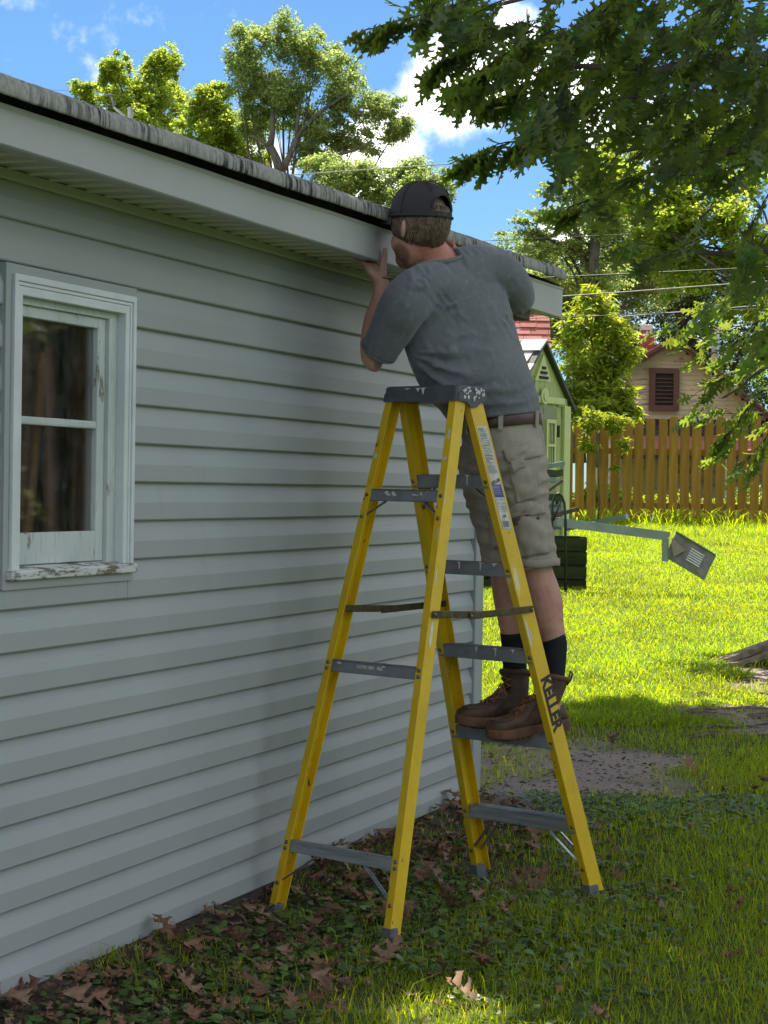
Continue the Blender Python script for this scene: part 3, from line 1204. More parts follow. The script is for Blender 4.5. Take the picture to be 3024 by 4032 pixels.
for a in (('front', 1, .90, 1.01, .004, .014, True), ('rear', 1, .93, 1.02, .012, .028, True), ('rear', 1, 1.28, 1.33, .003, .007, False), ('rear', 1, 1.13, 1.19, .006, .013, True),
          ('rear', 1, 1.62, 1.655, .004, .018, False), ('rear', 1, 1.55, 1.562, .006, .026, False), ('rear', -1, 1.555, 1.575, .004, .025, False), ('rear', 1, 1.40, 1.52, .001, .004, True), ('front', 1, .93, .98, .018, .024, True)):
    smear(*a)
# ------------------------------------------------------------------ leaf shapes
def tri_mesh(outline):
    from mathutils.geometry import tessellate_polygon
    f = tessellate_polygon([[Vector((x, y, 0)) for x, y in outline]])
    return np.array([(x, y, 0.0) for x, y in outline]), np.array([list(t)[::-1] for t in f], np.int32)


OAK_H = [(.014, -.14), (.018, .06), (.15, .10), (.24, .06), (.22, .18), (.10, .23), (.10, .31), (.28, .34), (.43, .26), (.40, .38), (.46, .48), (.28, .47), (.115, .51), (.115, .59), (.24, .66), (.37, .64), (.30, .76), (.10, .74), (.09, .80), (.15, .87), (.17, .97), (.06, .93), (.0, 1.03)]
oak_v, oak_f = tri_mesh(OAK_H + [(-x, y) for x, y in OAK_H[-2::-1]])
LOW_H = [(.02, 0), (.06, .2), (.30, .18), (.12, .38), (.40, .48), (.10, .62), (.24, .80), (.0, 1.0)]
low_v, low_f = tri_mesh(LOW_H + [(-x, y) for x, y in LOW_H[-2::-1]])
IVY_H = [(.02, .0), (.25, -.12), (.46, .02), (.52, .28), (.40, .55), (.18, .72), (0, .76)]
ivy_v, ivy_f = tri_mesh(IVY_H + [(-x, y) for x, y in IVY_H[-2::-1]])
RH_V = np.array([(0, 0, 0), (.32, .42, .06), (0, 1, -.04), (-.32, .42, .06)])
RH_F = np.array([[0, 1, 2], [0, 2, 3]], np.int32)


def curl(v, droop, fold, twist=0.0, wave=0.0):
    v = v.copy()
    x, y = v[:, 0].copy(), v[:, 1].copy()
    v[:, 2] = -droop * y ** 2 + fold * np.abs(x) + twist * x * (y - .4) + wave * np.sin(y * 9) * np.abs(x)
    return v


def leaf_material(name, c1, c2, trans, fac=.35, rough=.5, spec=.35, attr=True):
    M = Mat(name, rough, spec)
    base = M.mix(M.rng(M.noise(6, 3), .3, .7), c1, c2)
    if attr:
        base = M.mix(1.0, base, M.attr(), 'MULTIPLY')
    M.color(base)
    if fac:
        t = trans
        if attr:
            t = M.mix(1.0, trans, M.attr(), 'MULTIPLY')
        M.translucent(t, fac)
    return M.m


def var_cols(n, lo=.7, hi=1.25, hue=.12):
    b = RNG.uniform(lo, hi, (n, 1))
    return b * (1 + RNG.uniform(-hue, hue, (n, 3)))


# ------------------------------------------------------------------ grass
def blades(x, y, h, w, lean, cols):
    n = len(x)
    z = gh2(x, y) - .004
    yaw = RNG.uniform(0, 2 * np.pi, n)
    dx, dy = np.cos(yaw), np.sin(yaw)
    sx, sy = -dy, dx
    ln = lean * h
    P = np.stack([x, y, z], -1)
    D = np.stack([dx, dy, np.zeros(n)], -1)
    S = np.stack([sx, sy, np.zeros(n)], -1)
    U = np.array([0, 0, 1.])
    hw = (w / 2)[:, None]
    b0, b1 = P - S * hw, P + S * hw
    mid = P + U * (h * .62)[:, None] + D * (ln * .38)[:, None]
    m0, m1 = mid - S * hw * .8, mid + S * hw * .8
    tip = P + U * (h * (1 - .35 * np.minimum(lean, 1.6) / 1.6))[:, None] + D * ln[:, None]
    v = np.stack([b0, b1, m1, m0, tip], 1).reshape(-1, 3)
    o = np.arange(n)[:, None] * 5
    q = np.concatenate([o + [0, 1, 2], o + [0, 2, 3], o + [3, 2, 4]], 1).reshape(-1, 3)
    return mesh_arrays('grass', v, q.astype(np.int32), True, np.repeat(cols, 5, 0))


m_grass = leaf_material('grass_blade', (.130, .185, .012), (.165, .215, .016), (.54, .64, .012), .5, .55, .25)
# shaded turf close by
n = 260000
x, y = RNG.uniform(-1.6, 3.1, n), RNG.uniform(5.0, 14.2, n)
ok = (x < .2 * y + .25) & (wall_dist(x, y) > .03) | (y > 9.6)
ok &= (x > .03 * y - .35) | (wall_dist(x, y) < 2.2)
ok &= x > -.195 * y - .1
s_ = soil_mask(x, y)
wd = wall_dist(x, y)
dens = (1 - s_) ** 1.6 * (.45 + .55 * sstep(.3, 1.2, wd)) * (.25 + 1.1 * vnoise(x, y, 51, 3, 2.6))
dens = np.where(s_ > .7, .30 * sstep(.52, .62, vnoise(x, y, 61, 3, 2.6)), dens)
ok &= RNG.uniform(0, 1, n) < dens
x, y = x[ok], y[ok]
n = len(x)
h = RNG.uniform(.018, .060, n) * (.7 + .7 * vnoise(x, y, 71, 3, 1.8))
tall = RNG.uniform(0, 1, n) < .05
h[tall] *= 2.0
c = var_cols(n, .7, 1.5, .14)
yel = RNG.uniform(0, 1, n) < .06
c[yel] *= np.array([1.9, 1.25, .9])
g1 = link('grass', blades(x, y, h, RNG.uniform(.0022, .0045, n), RNG.uniform(.2, 1.3, n), c), None, m_grass)
tag(g1, 'short patchy green grass growing in the shade around the ladder', 'grass', kind='stuff')
# sunlit lawn beyond
n = 420000
y = RNG.uniform(12.3, 35.5, n)
x = RNG.uniform(0, 1, n) * (.175 * y + 1.3) + (.03 * y - .8)
s_ = soil_mask(x, y)
ok = RNG.uniform(0, 1, n) < (1 - s_) ** 1.5 * np.clip(26.0 / y, .5, 1.5) * (.3 + .55 * vnoise(x, y, 81, 3, 1.3))
x, y = x[ok], y[ok]
n = len(x)
near_fence = sstep(27, 31.5, y)
h = RNG.uniform(.035, .095, n) * (.75 + .6 * vnoise(x, y, 91, 3, 1.1)) * (1 + 1.3 * near_fence) * (1 - .35 * (1 - sstep(13, 15, y)))
pt = vnoise(x, y, 131, 3, .8)[:, None]
c = var_cols(n, .6, 1.3, .14) * (np.array([.88, 1.0, .8]) * (1 - pt) * 1.6 + np.array([1.2, 1.12, .8]) * pt) * (.55 + .6 * vnoise(x, y, 137, 3, 2.2))[:, None]
g2 = link('lawn_grass', blades(x, y, h, RNG.uniform(.004, .010, n), RNG.uniform(.4, 2.0, n), c), None, m_grass)
tag(g2, 'bright sunlit yellow green lawn grass rising towards the wooden fence', 'grass', kind='stuff')

# creeping ground ivy with round leaves
n = 34000
x, y = RNG.uniform(-1.3, 1.9, n), RNG.uniform(5.0, 9.8, n)
wd = wall_dist(x, y)
dn = sstep(.0, .25, wd) * (1 - .96 * sstep(.9, 1.6, wd)) * sstep(.36, .52, vnoise(x, y, 101, 3, 1.7)) * (x > -.195 * y)
ok = RNG.uniform(0, 1, n) < dn * .95
x, y = x[ok], y[ok]
n = len(x)
pos = np.stack([x, y, gh2(x, y) + RNG.uniform(.004, .026, n)], -1)
rot = rot_matrices(RNG.uniform(0, 6.28, n), RNG.normal(0, .28, n), RNG.normal(0, .28, n))
me = scatter_mesh('ground_ivy', curl(ivy_v, .12, .10), ivy_f, pos, rot, RNG.uniform(.014, .036, n), var_cols(n, .6, 1.35, .1), True)
m_ivy = leaf_material('ground_ivy_leaf', (.085, .145, .035), (.120, .180, .045), (.16, .28, .03), .25, .42, .45)
gi = link('ground_ivy', me, None, m_ivy)
tag(gi, 'round leaved green ground ivy creeping between the ladder feet', 'ground ivy', kind='stuff')

# litter: shreds, chips and small bits
n = 12000
x, y = RNG.uniform(-1.3, 3.0, n), RNG.uniform(5.0, 14.5, n)
wd = wall_dist(x, y)
ok = ((wd > .02) | (y > 9.6)) & (RNG.uniform(0, 1, n) < np.maximum(soil_mask(x, y), .30)) & (x < .2 * y + .2)
x, y = x[ok], y[ok]
n = len(x)
pos = np.stack([x, y, gh2(x, y) + RNG.uniform(.001, .008, n)], -1)
rot = rot_matrices(RNG.uniform(0, 6.28, n), RNG.normal(0, .3, n), RNG.normal(0, .3, n))
sc = RNG.uniform(.010, .045, n)[:, None] * np.stack([RNG.uniform(.3, 1.2, n), np.ones(n), np.ones(n)], -1)
me = scatter_mesh('leaf_litter', curl(RH_V, .2, .3), RH_F, pos, rot, sc, var_cols(n, .4, 1.7, .12))
m_litter = leaf_material('litter', (.125, .070, .042), (.20, .125, .085), None, 0, .85, .15)
lt = link('leaf_litter', me, None, m_litter)
tag(lt, 'small brown shreds of dead leaves and bark on the soil', 'leaf litter', kind='stuff')

n = 1500
ss_ = RNG.uniform(-1.8, 2.7, n)
ww_ = .03 + np.abs(RNG.normal(0, .45, n))
x, y = W0[0] + WT[0] * ss_ + WN[0] * ww_, W0[1] + WT[1] * ss_ + WN[1] * ww_
pos = np.stack([x, y, gh2(x, y) + RNG.uniform(.002, .014, n)], -1)
rot = rot_matrices(RNG.uniform(0, 6.28, n), RNG.normal(0, .35, n), RNG.normal(0, .35, n))
sc = RNG.uniform(.022, .060, n)[:, None] * np.stack([RNG.uniform(.6, 1.2, n), np.ones(n), np.ones(n)], -1)
o_ = link('broken_leaves', scatter_mesh('broken_leaves', curl(low_v, .3, .5, .3), low_f, pos, rot, sc, var_cols(n, .5, 1.6, .12)), None, m_litter)
tag(o_, 'small broken brown oak leaves heaped along the foot of the siding', 'leaf litter', kind='stuff')

# fallen oak leaves, one by one
m_dead = []
for i, (a, b) in enumerate((((.19, .092, .052), (.26, .145, .090)), ((.120, .055, .034), (.17, .088, .058)), ((.28, .175, .115), (.20, .115, .078)))):
    m_dead.append(leaf_material('fallen_leaf_%s' % ('tan', 'brown', 'pale')[i], a, b, (.2, .1, .05), .08, .75, .2, False))
dead_me = []
for i in range(18):
    ov = oak_v * np.array([random.uniform(.55, 1.1), random.uniform(.85, 1.1), 1])
    ov[:, :2] += RNG.normal(0, .018, (len(ov), 2))
    if i % 5 == 4:
        ov[:, 1] = np.minimum(ov[:, 1], random.uniform(.45, .7))
    v = curl(ov, random.uniform(-.6, .6), random.uniform(.0, 1.1), random.uniform(-.9, .9), random.uniform(-.1, .12))
    v[:, 1] -= .45
    v[:, 2] -= v[:, 2].min()
    me = mesh_arrays('fallen_leaf', v, oak_f, True)
    me.materials.append(m_dead[i % 3])
    dead_me.append(me)
cnt = 0
while cnt < 290:
    if cnt < 205:
        s, w = random.uniform(-1.75, 2.6), .05 + abs(random.gauss(0, .36))
        p = Wp(s, w, 0)
        fx_, fy_ = p[0], p[1]
    else:
        fy_ = random.uniform(5.0, 12.5)
        fx_ = random.uniform(-.195 * fy_, .195 * fy_)
        if fy_ < 9.7 and wall_dist(fx_, fy_) < .1:
            continue
    if abs(fx_) > .2 * fy_ + .1 or fy_ < 4.9:
        continue
    if any((fx_ - lx) ** 2 + (fy_ - ly) ** 2 < .008 for lx, ly in LEG_SPOTS):
        continue
    sc = random.uniform(.045, .12)
    m = (Matrix.Translation((fx_, fy_, float(gh2(fx_, fy_)) + random.uniform(.002, .016))) @ Matrix.Rotation(random.uniform(0, 6.28), 4, 'Z')
         @ Matrix.Rotation(random.gauss(0, .22), 4, 'X') @ Matrix.Rotation(random.gauss(0, .22), 4, 'Y') @ Matrix.Scale(sc, 4))
    link('fallen_leaf', dead_me[random.randrange(18)], ground, None, m)
    cnt += 1
# a few broad plantain leaves in the turf
m_broad = leaf_material('plantain_leaf', (.045, .10, .025), (.07, .13, .035), (.10, .20, .03), .2, .45, .4, False)
bv, bf = tri_mesh([(.04, 0), (.20, .25), (.24, .5), (.16, .8), (0, 1), (-.16, .8), (-.24, .5), (-.20, .25), (-.04, 0)])
bme = mesh_arrays('plantain_leaf', curl(bv, .45, .25), bf, True)
bme.materials.append(m_broad)
for k in range(34):
    fy_ = random.uniform(5.3, 8.8)
    fx_ = random.uniform(.05 * fy_, .19 * fy_)
    if k % 4 == 0:
        px_, py_ = fx_, fy_
    fx_, fy_ = px_ + random.gauss(0, .03), py_ + random.gauss(0, .03)
    m = (Matrix.Translation((fx_, fy_, float(gh2(fx_, fy_)) + .002)) @ Matrix.Rotation(random.uniform(0, 6.28), 4, 'Z') @ Matrix.Rotation(random.uniform(.2, .7), 4, 'X') @ Matrix.Scale(random.uniform(.05, .085), 4))
    link('plantain_leaf', bme, ground, None, m)

# roots and splintered wood lying at the edge of the sun
def rough_log(mb, path, rads, n=9):
    path = [npv(*p) for p in path]
    rings = []
    for i, p in enumerate(path):
        t = unit(path[min(i + 1, len(path) - 1)] - path[max(i - 1, 0)])
        u = unit(np.cross(t, npv(.1, .3, 1)))
        w = np.cross(t, u)
        rings.append([p + (u * math.cos(a) + w * math.sin(a)) * rads[i] * random.uniform(.7, 1.2) for a in np.linspace(0, 2 * math.pi, n, endpoint=False)])
    mb.loft(rings)


m_dead_wood = wood('dead_wood', (.30, .24, .17), (.13, .10, .075), .9, (14, 14, 14))
stump = thing('tree_stump', (3.0, 15.2, float(gh(3.0, 15.2))), 'splintered grey brown stump with spreading roots at the right edge of the lawn', 'stump')
zg = float(gh(3.0, 15.2))
mb = MB()
rough_log(mb, [(3.02, 15.2, zg - .05), (3.00, 15.2, zg + .12), (2.95, 15.22, zg + .26), (2.90, 15.2, zg + .40)], [.10, .075, .055, .03])
rough_log(mb, [(2.90, 15.2, zg + .39), (3.05, 15.2, zg + .385), (3.30, 15.25, zg + .33)], [.028, .024, .03])
mb.build('trunk', m_dead_wood, stump)
for (dx, dy, ln, r_) in ((-.55, -.25, 1, .05), (-.42, .1, .9, .06), (-.2, -.5, 1, .05), (.35, -.35, 1, .07), (-.75, -.02, 1, .04)):
    pts = []
    for t_ in np.linspace(0, 1, 5):
        xx, yy = 3.02 + dx * ln * t_, 15.2 + dy * ln * t_
        pts.append((xx, yy, float(gh(xx, yy)) + .10 * (1 - t_) ** 2 + random.uniform(0, .025)))
    mb = MB()
    rough_log(mb, pts, [r_ * (1 - .75 * t_) for t_ in np.linspace(0, 1, 5)], 7)
    mb.build('root', m_dead_wood, stump)
mb = MB()
v0 = npv(2.62, 15.1, float(gh(2.62, 15.1)) + .01)
mb.box(v0 + npv(.25, .1, .14), .95, .16, .05, unit(npv(1, .1, .36)), unit(npv(-.1, 1, 0)), unit(npv(-.36, 0, 1)))
mb.build('split_slab', m_dead_wood, stump, bevel=.01)
for k in range(26):
    yy = random.uniform(11.8, 14.2)
    xx = random.uniform(.145, .195) * yy
    ln = random.uniform(.10, .35)
    an = random.uniform(-.5, .5)
    z0_ = float(gh2(xx, yy)) + .012
    mb = MB()
    rough_log(mb, [(xx, yy, z0_), (xx + ln * .5 * math.cos(an), yy + ln * .5 * math.sin(an), z0_ + .012), (xx + ln * math.cos(an), yy + ln * math.sin(an), z0_)], [.006, .011, .005], 6)
    mb.build('wood_chip', m_dead_wood, ground)
# ------------------------------------------------------------------ background: fence
D_ = 1.8228       # measured places below are on a 1659 x 2212 view of the photograph


def dat(x, y, Y):
    return at(x * D_, y * D_, Y)


m_picket = wood('fence_wood', (.40, .225, .038), (.26, .135, .022), .8, (9, 9, 1.2))
fence = thing('wooden_fence', (4.5, 32, float(gh(4.5, 32))), 'amber wooden picket fence across the back of the sunny lawn', 'fence')


def picket_mesh(h, w=.14, t=.02):
    mb = MB()
    c = .028
    mb.prism([npv(-w / 2, -t / 2, 0), npv(w / 2, -t / 2, 0), npv(w / 2, -t / 2, h - c), npv(w / 2 - c, -t / 2, h), npv(-w / 2 + c, -t / 2, h), npv(-w / 2, -t / 2, h - c)], (0, t, 0))
    me = mb.mesh('picket')
    bm = bmesh.new()
    bm.from_mesh(me)
    bmesh.ops.recalc_face_normals(bm, faces=bm.faces)
    bm.to_mesh(me)
    bm.free()
    me.materials.append(m_picket)
    return me


pk = [picket_mesh(1.72), picket_mesh(1.75), picket_mesh(1.69)]
x = 2.88
i = 0
while x < 6.7:
    yy = 32.0 + .012 * math.sin(i * 2.1)
    z0_ = float(gh(x, yy)) - .03
    topz = 2.43 + .2 * sstep(2.9, 4.6, x) + .015 * math.sin(i * 1.7) + (random.uniform(-.012, .012))
    m = Matrix.Translation((x, yy, z0_)) @ Matrix.Rotation(random.gauss(0, .006), 4, 'Y') @ Matrix.Diagonal((random.uniform(.94, 1.05), 1, (topz - z0_) / 1.72, 1))
    link('picket', pk[i % 3], fence, None, m)
    x += .182 + random.uniform(-.006, .006)
    i += 1
for zz in (1.20, 2.05):
    MB().box(npv(4.7, 32.035, zz + .04), 4.1, .04, .09).build('rail', m_picket, fence)
for xx in (3.6, 6.05):
    MB().box(npv(xx, 32.10, 1.5), .09, .09, 2.1).build('post', m_picket, fence)

# ------------------------------------------------------------------ garden shed (resin, lime green)
m_lime = plain('lime_resin', (.36, .42, .14), (.31, .37, .12), .55, 3, .1, 30)
m_limepale = plain('lime_resin_pale', (.52, .58, .24), (.46, .52, .2), .5, 3)
m_sheddoor = plain('shed_door_green', (.20, .235, .10), (.17, .20, .085), .5, 3)
m_shedroof = plain('shed_roof_tile', (.46, .43, .41), (.38, .35, .34), .6, 5, .2, 40)
m_dark = plain('dark_void', (.012, .013, .011), (.02, .02, .018), .8, 6)
m_glassdk = plain('dark_glass', (.03, .034, .03), (.05, .055, .045), .15, 4)
g_n, g_e = npv(.866, -.5, 0), npv(.5, .866, 0)        # gable faces g_n; runs along g_e
APX = npv(2.049, 27, 0)
HWID, ZR, ZE = .87, 3.40, 2.62
shed = thing('garden_shed', (1.7, 27.2, float(gh(1.7, 27.2))), 'lime green resin garden shed with pale tiled roof left of the fence', 'shed')
zs = float(gh(2.0, 27)) - .05


def Sp(e, n_, z):
    return APX + g_e * e + g_n * n_ + npv(0, 0, z)


mb = MB()
mb.prism([Sp(-HWID, 0, zs), Sp(HWID, 0, zs), Sp(HWID, 0, ZE), Sp(0, 0, ZR - .03), Sp(-HWID, 0, ZE)], -g_n * 1.9)
wallo = mb.build('wall', m_lime, shed)
# planks of the gable
for k in range(11):
    e0 = -.80 + k * .145
    e1 = e0 + .138
    zt_ = min(ZR - .30 - abs((e0 + e1) / 2) * 0.9, ZR - .28)
    if k % 1 == 0:
        MB().box(Sp((e0 + e1) / 2, .012, (2.70 + zt_) / 2), e1 - e0, .02, zt_ - 2.70, g_e, g_n).build('gable_plank', m_lime, wallo, bevel=.004)
# corner post, band, rosette, gable vent
MB().box(Sp(HWID - .10, .02, (zs + 2.60) / 2), .20, .045, 2.60 - zs, g_e, g_n).build('corner_trim', m_limepale, wallo, bevel=.01)
MB().box(Sp(-HWID + .10, .02, (zs + 2.60) / 2), .20, .045, 2.60 - zs, g_e, g_n).build('corner_trim', m_limepale, wallo, bevel=.01)
MB().box(Sp(0, .025, 2.655), 2 * HWID - .42, .05, .09, g_e, g_n).build('band', m_limepale, wallo, bevel=.01)
mb = MB()
for (q0, q1, hh) in ((0, 22, .11), ):
    ring = [Sp(.0 + .11 * math.cos(a), .05, 2.70 + .11 * math.sin(a)) for a in np.linspace(0, 2 * math.pi, 22, endpoint=False)]
    mb.prism(ring, g_n * .02)
    ring = [Sp(.0 + .06 * math.cos(a), .07, 2.70 + .06 * math.sin(a)) for a in np.linspace(0, 2 * math.pi, 18, endpoint=False)]
    mb.prism(ring, g_n * .015)
mb.build('rosette', m_limepale, wallo)
mb = MB()
mb.prism([Sp(-.24, .0, ZR - .50), Sp(.24, 0, ZR - .50), Sp(0, 0, ZR - .15)], g_n * .035)
mb.build('gable_vent', m_limepale, wallo)
for q in range(3):
    w_ = .13 - q * .04
    MB().box(Sp(0, .042, ZR - .455 + q * .065), 2 * w_, .02, .035, g_e, g_n).build('vent_slot', m_dark, wallo)
# doors with windows
for e0, e1 in ((-.44, -.005), (.005, .44)):
    dr = MB().box(Sp((e0 + e1) / 2, .022, (zs + .05 + 2.56) / 2), e1 - e0, .04, 2.56 - zs - .05, g_e, g_n).build('door', m_sheddoor, shed, bevel=.008)
    a, b, z0_, z1_ = e0 + .07, e1 - .07, 1.72, 2.40
    mb = MB()
    for (c0, c1, d0, d1) in ((a, b, z0_, z0_ + .05), (a, b, z1_ - .05, z1_), (a, a + .05, z0_ + .05, z1_ - .05), (b - .05, b, z0_ + .05, z1_ - .05), (a + .05, b - .05, 2.04, 2.075)):
        mb.box(Sp((c0 + c1) / 2, .05, (d0 + d1) / 2), c1 - c0, .03, d1 - d0, g_e, g_n)
    for q in range(1, 4):
        xx = a + .05 + (b - a - .1) * q / 4
        mb.box(Sp(xx, .047, (z0_ + z1_) / 2), .014, .016, z1_ - z0_ - .08, g_e, g_n)
    mb.build('window_frame', m_limepale, dr)
    MB().box(Sp((a + b) / 2, .043, (z0_ + z1_) / 2), b - a - .09, .008, z1_ - z0_ - .09, g_e, g_n).build('pane', m_glassdk, dr)
    if e1 > .1:
        for zz in (1.25, 2.25):
            MB().box(Sp(e1 + .02, .05, zz), .05, .02, .16, g_e, g_n).build('hinge', m_dark, dr)
# roof: two slabs with overlapping tiles on the lit slope
rs = (ZR - ZE) / HWID
mb = MB()
for sg in (-1, 1):
    mb.prism([Sp(0, .07, ZR), Sp(0, .07, ZR + .05), Sp(sg * (HWID + .10), .07, ZE + .05 - rs * .10), Sp(sg * (HWID + .10), .07, ZE - rs * .10)], -g_n * 2.04)
sroof = mb.build('roof', plain('shed_roof_edge', (.06, .065, .05), (.045, .05, .04), .6, 6), shed)
slope_e = unit(npv(*(-g_e * 1 + npv(0, 0, -rs))))
nrm_s = unit(np.cross(slope_e, g_n))
if nrm_s[2] < 0:
    nrm_s = -nrm_s
L = math.hypot(HWID + .1, rs * (HWID + .1))
rows = 5
for r_ in range(rows):
    l0, l1 = L * r_ / rows, L * (r_ + 1) / rows
    off = -.12 * (r_ % 2)
    q = .10
    while q > -2.0:
        wid = .40
        a, b = q + off, q + off - wid + .022
        a, b = min(a, .085), max(b, -1.98)
        if a - b > .05:
            p0_ = Sp(0, 0, ZR + .052)
            ring = [p0_ + g_n * a + slope_e * l0 + nrm_s * .006, p0_ + g_n * b + slope_e * l0 + nrm_s * .006, p0_ + g_n * b + slope_e * (l1 + .01) + nrm_s * .035, p0_ + g_n * a + slope_e * (l1 + .01) + nrm_s * .035]
            MB().prism(ring, -nrm_s * .022).build('roof_tile', m_shedroof, sroof)
        q -= wid

# ------------------------------------------------------------------ neighbour's yellow gable house
HY = 46.0
# peeling paint
M = Mat('peeling_cream_paint', .8, .2)
pe = M.noise(1, 8, .7, M.mapping((2.2, 2.2, 13)))
pb = M.noise(.8, 4, .6)
c = M.mix(M.rng(M.noise(2, 5), .3, .7), (.58, .47, .30), (.48, .385, .25))
c = M.mix(M.rng(M.math('ADD', pe, M.math('MULTIPLY', pb, .35)), .74, .79), c, (.25, .22, .175))
M.color(c)
m_cream = M.m
m_maroon = plain('maroon_trim', (.13, .055, .042), (.10, .045, .036), .7, 4)
m_redroof = plain('red_shingle', (.42, .15, .13), (.33, .115, .10), .9, 20, .4, 60)
m_redroof2 = plain('faded_red_shingle', (.50, .20, .185), (.42, .155, .14), .9, 14, .4, 60)
m_purple = plain('purple_shingle', (.085, .062, .072), (.06, .045, .052), .9, 12, .4, 40)
m_brick = plain('chimney_brick', (.30, .10, .07), (.22, .08, .06), .9, 8, .5, 20)
house = thing('yellow_house', (7, HY, float(gh(7, HY))), 'old house with peeling cream gable boards and a maroon roof edge behind the fence', 'house')
RX, RZ_ = 6.48, 4.90
SL, SR_ = .60, .80           # roof slopes left and right
EL, ER = 5.02, 9.6
mb = MB()
zb_ = 3.10
hg = float(gh(7, HY))
mb.prism([npv(EL + .12, HY + .05, hg), npv(ER, HY + .05, hg), npv(ER, HY + .05, RZ_ - SR_ * (ER - RX) - .1), npv(RX, HY + .05, RZ_ - .12), npv(EL + .12, HY + .05, RZ_ - SL * (RX - EL - .12) - .1)], (0, 6, 0))
hw = mb.build('wall', m_cream, house)
# clapboards, each laid over the one below
zc = zb_
while zc < RZ_ - .15:
    z1_ = zc + .118
    xl = max(EL + .12, RX - (RZ_ - .13 - zc) / SL)
    xr = min(ER, RX + (RZ_ - .13 - zc) / SR_)
    if xr - xl > .2:
        mb = MB()
        mb.prism([npv(xl, HY + .045, zc), npv(xl, HY + .012, zc), npv(xl, HY + .028, z1_), npv(xl, HY + .045, z1_)], (xr - xl, 0, 0))
        mb.build('clapboard', m_cream, hw)
    zc += .112
# vent
vx0, vx1, vz0, vz1 = 5.925, 6.60, 3.29, 4.25
vent = MB().box(npv((vx0 + vx1) / 2, HY - .01, (vz0 + vz1) / 2), vx1 - vx0 - .1, .03, vz1 - vz0 - .1).build('attic_vent', m_dark, house)
mb = MB()
for (a, b, c0, c1) in ((vx0, vx1, vz0, vz0 + .12), (vx0, vx1, vz1 - .12, vz1), (vx0, vx0 + .135, vz0 + .12, vz1 - .12), (vx1 - .135, vx1, vz0 + .12, vz1 - .12)):
    mb.box(npv((a + b) / 2, HY - .045, (c0 + c1) / 2), b - a, .07, c1 - c0)
mb.build('vent_frame', m_maroon, vent)
for q in range(7):
    zz = vz0 + .20 + q * .088
    MB().box(npv((vx0 + vx1) / 2, HY - .03, zz), vx1 - vx0 - .28, .06, .014, (1, 0, 0), unit(npv(0, 1, .7)), unit(npv(0, -.7, 1))).build('vent_slat', m_maroon, vent)
# roof planes with rake boards
mb = MB()
for (xe, sl, sg) in ((EL - .15, SL, -1), (ER + .2, SR_, 1)):
    ze_ = RZ_ - sl * abs(xe - RX)
    mb.prism([npv(RX, HY - .35, RZ_), npv(RX, HY - .35, RZ_ + .06), npv(xe, HY - .35, ze_ + .06), npv(xe, HY - .35, ze_)], (.0, 6.6, 0))
hroof = mb.build('roof', m_redroof2, house)
for (xe, sl) in ((EL - .15, SL), (ER + .2, SR_)):
    ze_ = RZ_ - sl * abs(xe - RX)
    for (o, t_, yy) in ((0, .075, HY - .36), (.076, .09, HY - .31)):
        mb = MB()
        mb.prism([npv(RX, yy, RZ_ + .055 - o), npv(xe, yy, ze_ + .055 - o), npv(xe, yy, ze_ + .055 - o - t_), npv(RX, yy, RZ_ + .055 - o - t_)], (0, .05, 0))
        mb.build('rake_board', m_maroon, hroof)
# left slope seen as a thin sunlit sheet: laid courses
for q in range(6):
    x0_, x1_ = RX - (RX - EL + .15) * q / 6, RX - (RX - EL + .15) * (q + 1) / 6
    mb = MB()
    mb.prism([npv(x0_, HY - .33, RZ_ - SL * (RX - x0_) + .064), npv(x1_ - .01, HY - .33, RZ_ - SL * (RX - x1_) + .084), npv(x1_ - .01, HY - .33, RZ_ - SL * (RX - x1_) + .066), npv(x0_, HY - .33, RZ_ - SL * (RX - x0_) + .062)], (0, 6.5, 0))
    mb.build('shingle_course', m_redroof2, hroof)
# dark trim, shingled band and the low red roof seen over the pickets
MB().box(npv(7.3, HY - .06, 3.07), 4.6, .10, .06).build('trim', m_dark, house)
for q in range(4):
    MB().box(npv(7.3, HY - .02 - .006 * q, 3.0 - q * .075), 4.6, .05, .07).build('shingle_course', m_purple, hw)
for q in range(6):
    z1_ = 2.72 - q * .07
    mb = MB()
    mb.prism([npv(5.0, HY - .15 - q * .2, z1_), npv(5.0, HY - .37 - q * .2, z1_ - .07), npv(5.0, HY - .37 - q * .2, z1_ - .095), npv(5.0, HY - .15 - q * .2, z1_ - .03)], (4.6, 0, 0))
    mb.build('shingle_course', m_redroof, hroof)
MB().box(npv(7.3, HY - 1.3, 2.22), 4.6, .06, .10).build('porch_beam', m_purple, house)
for xx in (5.1, 6.3, 7.5, 8.7):
    MB().box(npv(xx, HY - 1.3, 1.4), .10, .10, 1.6).build('porch_post', m_cream, house)
# chimneys
ch = MB()
for q in range(14):
    for k in range(3):
        ch.box(npv(5.92 + k * .105 + (.05 if q % 2 else 0), HY + 1.2, 4.35 + q * .055), .098, .28, .048)
ch = None
chim = MB().box(npv(6.02, HY + 1.25, 4.7), .30, .28, .98).build('chimney', m_brick, house)
for q in range(13):
    for k in range(3):
        w_ = .10
        MB().box(npv(5.905 + k * .108 + (.028 if q % 2 else 0), HY + 1.10, 4.50 + q * .052), w_, .03, .045).build('brick', m_brick, chim)
MB().box(npv(6.00, HY + 1.25, 5.24), .28, .26, .16).build('flue', m_label, chim, bevel=.03)
m_pipe = plain('galvanised_pipe', (.30, .33, .36), (.22, .24, .27), .4, 8, 0, 1, .5, .5)
mb = MB()
mb.tube([npv(7.55, HY + .9, 4.0), npv(7.55, HY + .9, 5.22)], .085, 14)
mb.build('flue_pipe', m_pipe, house, smooth=True)

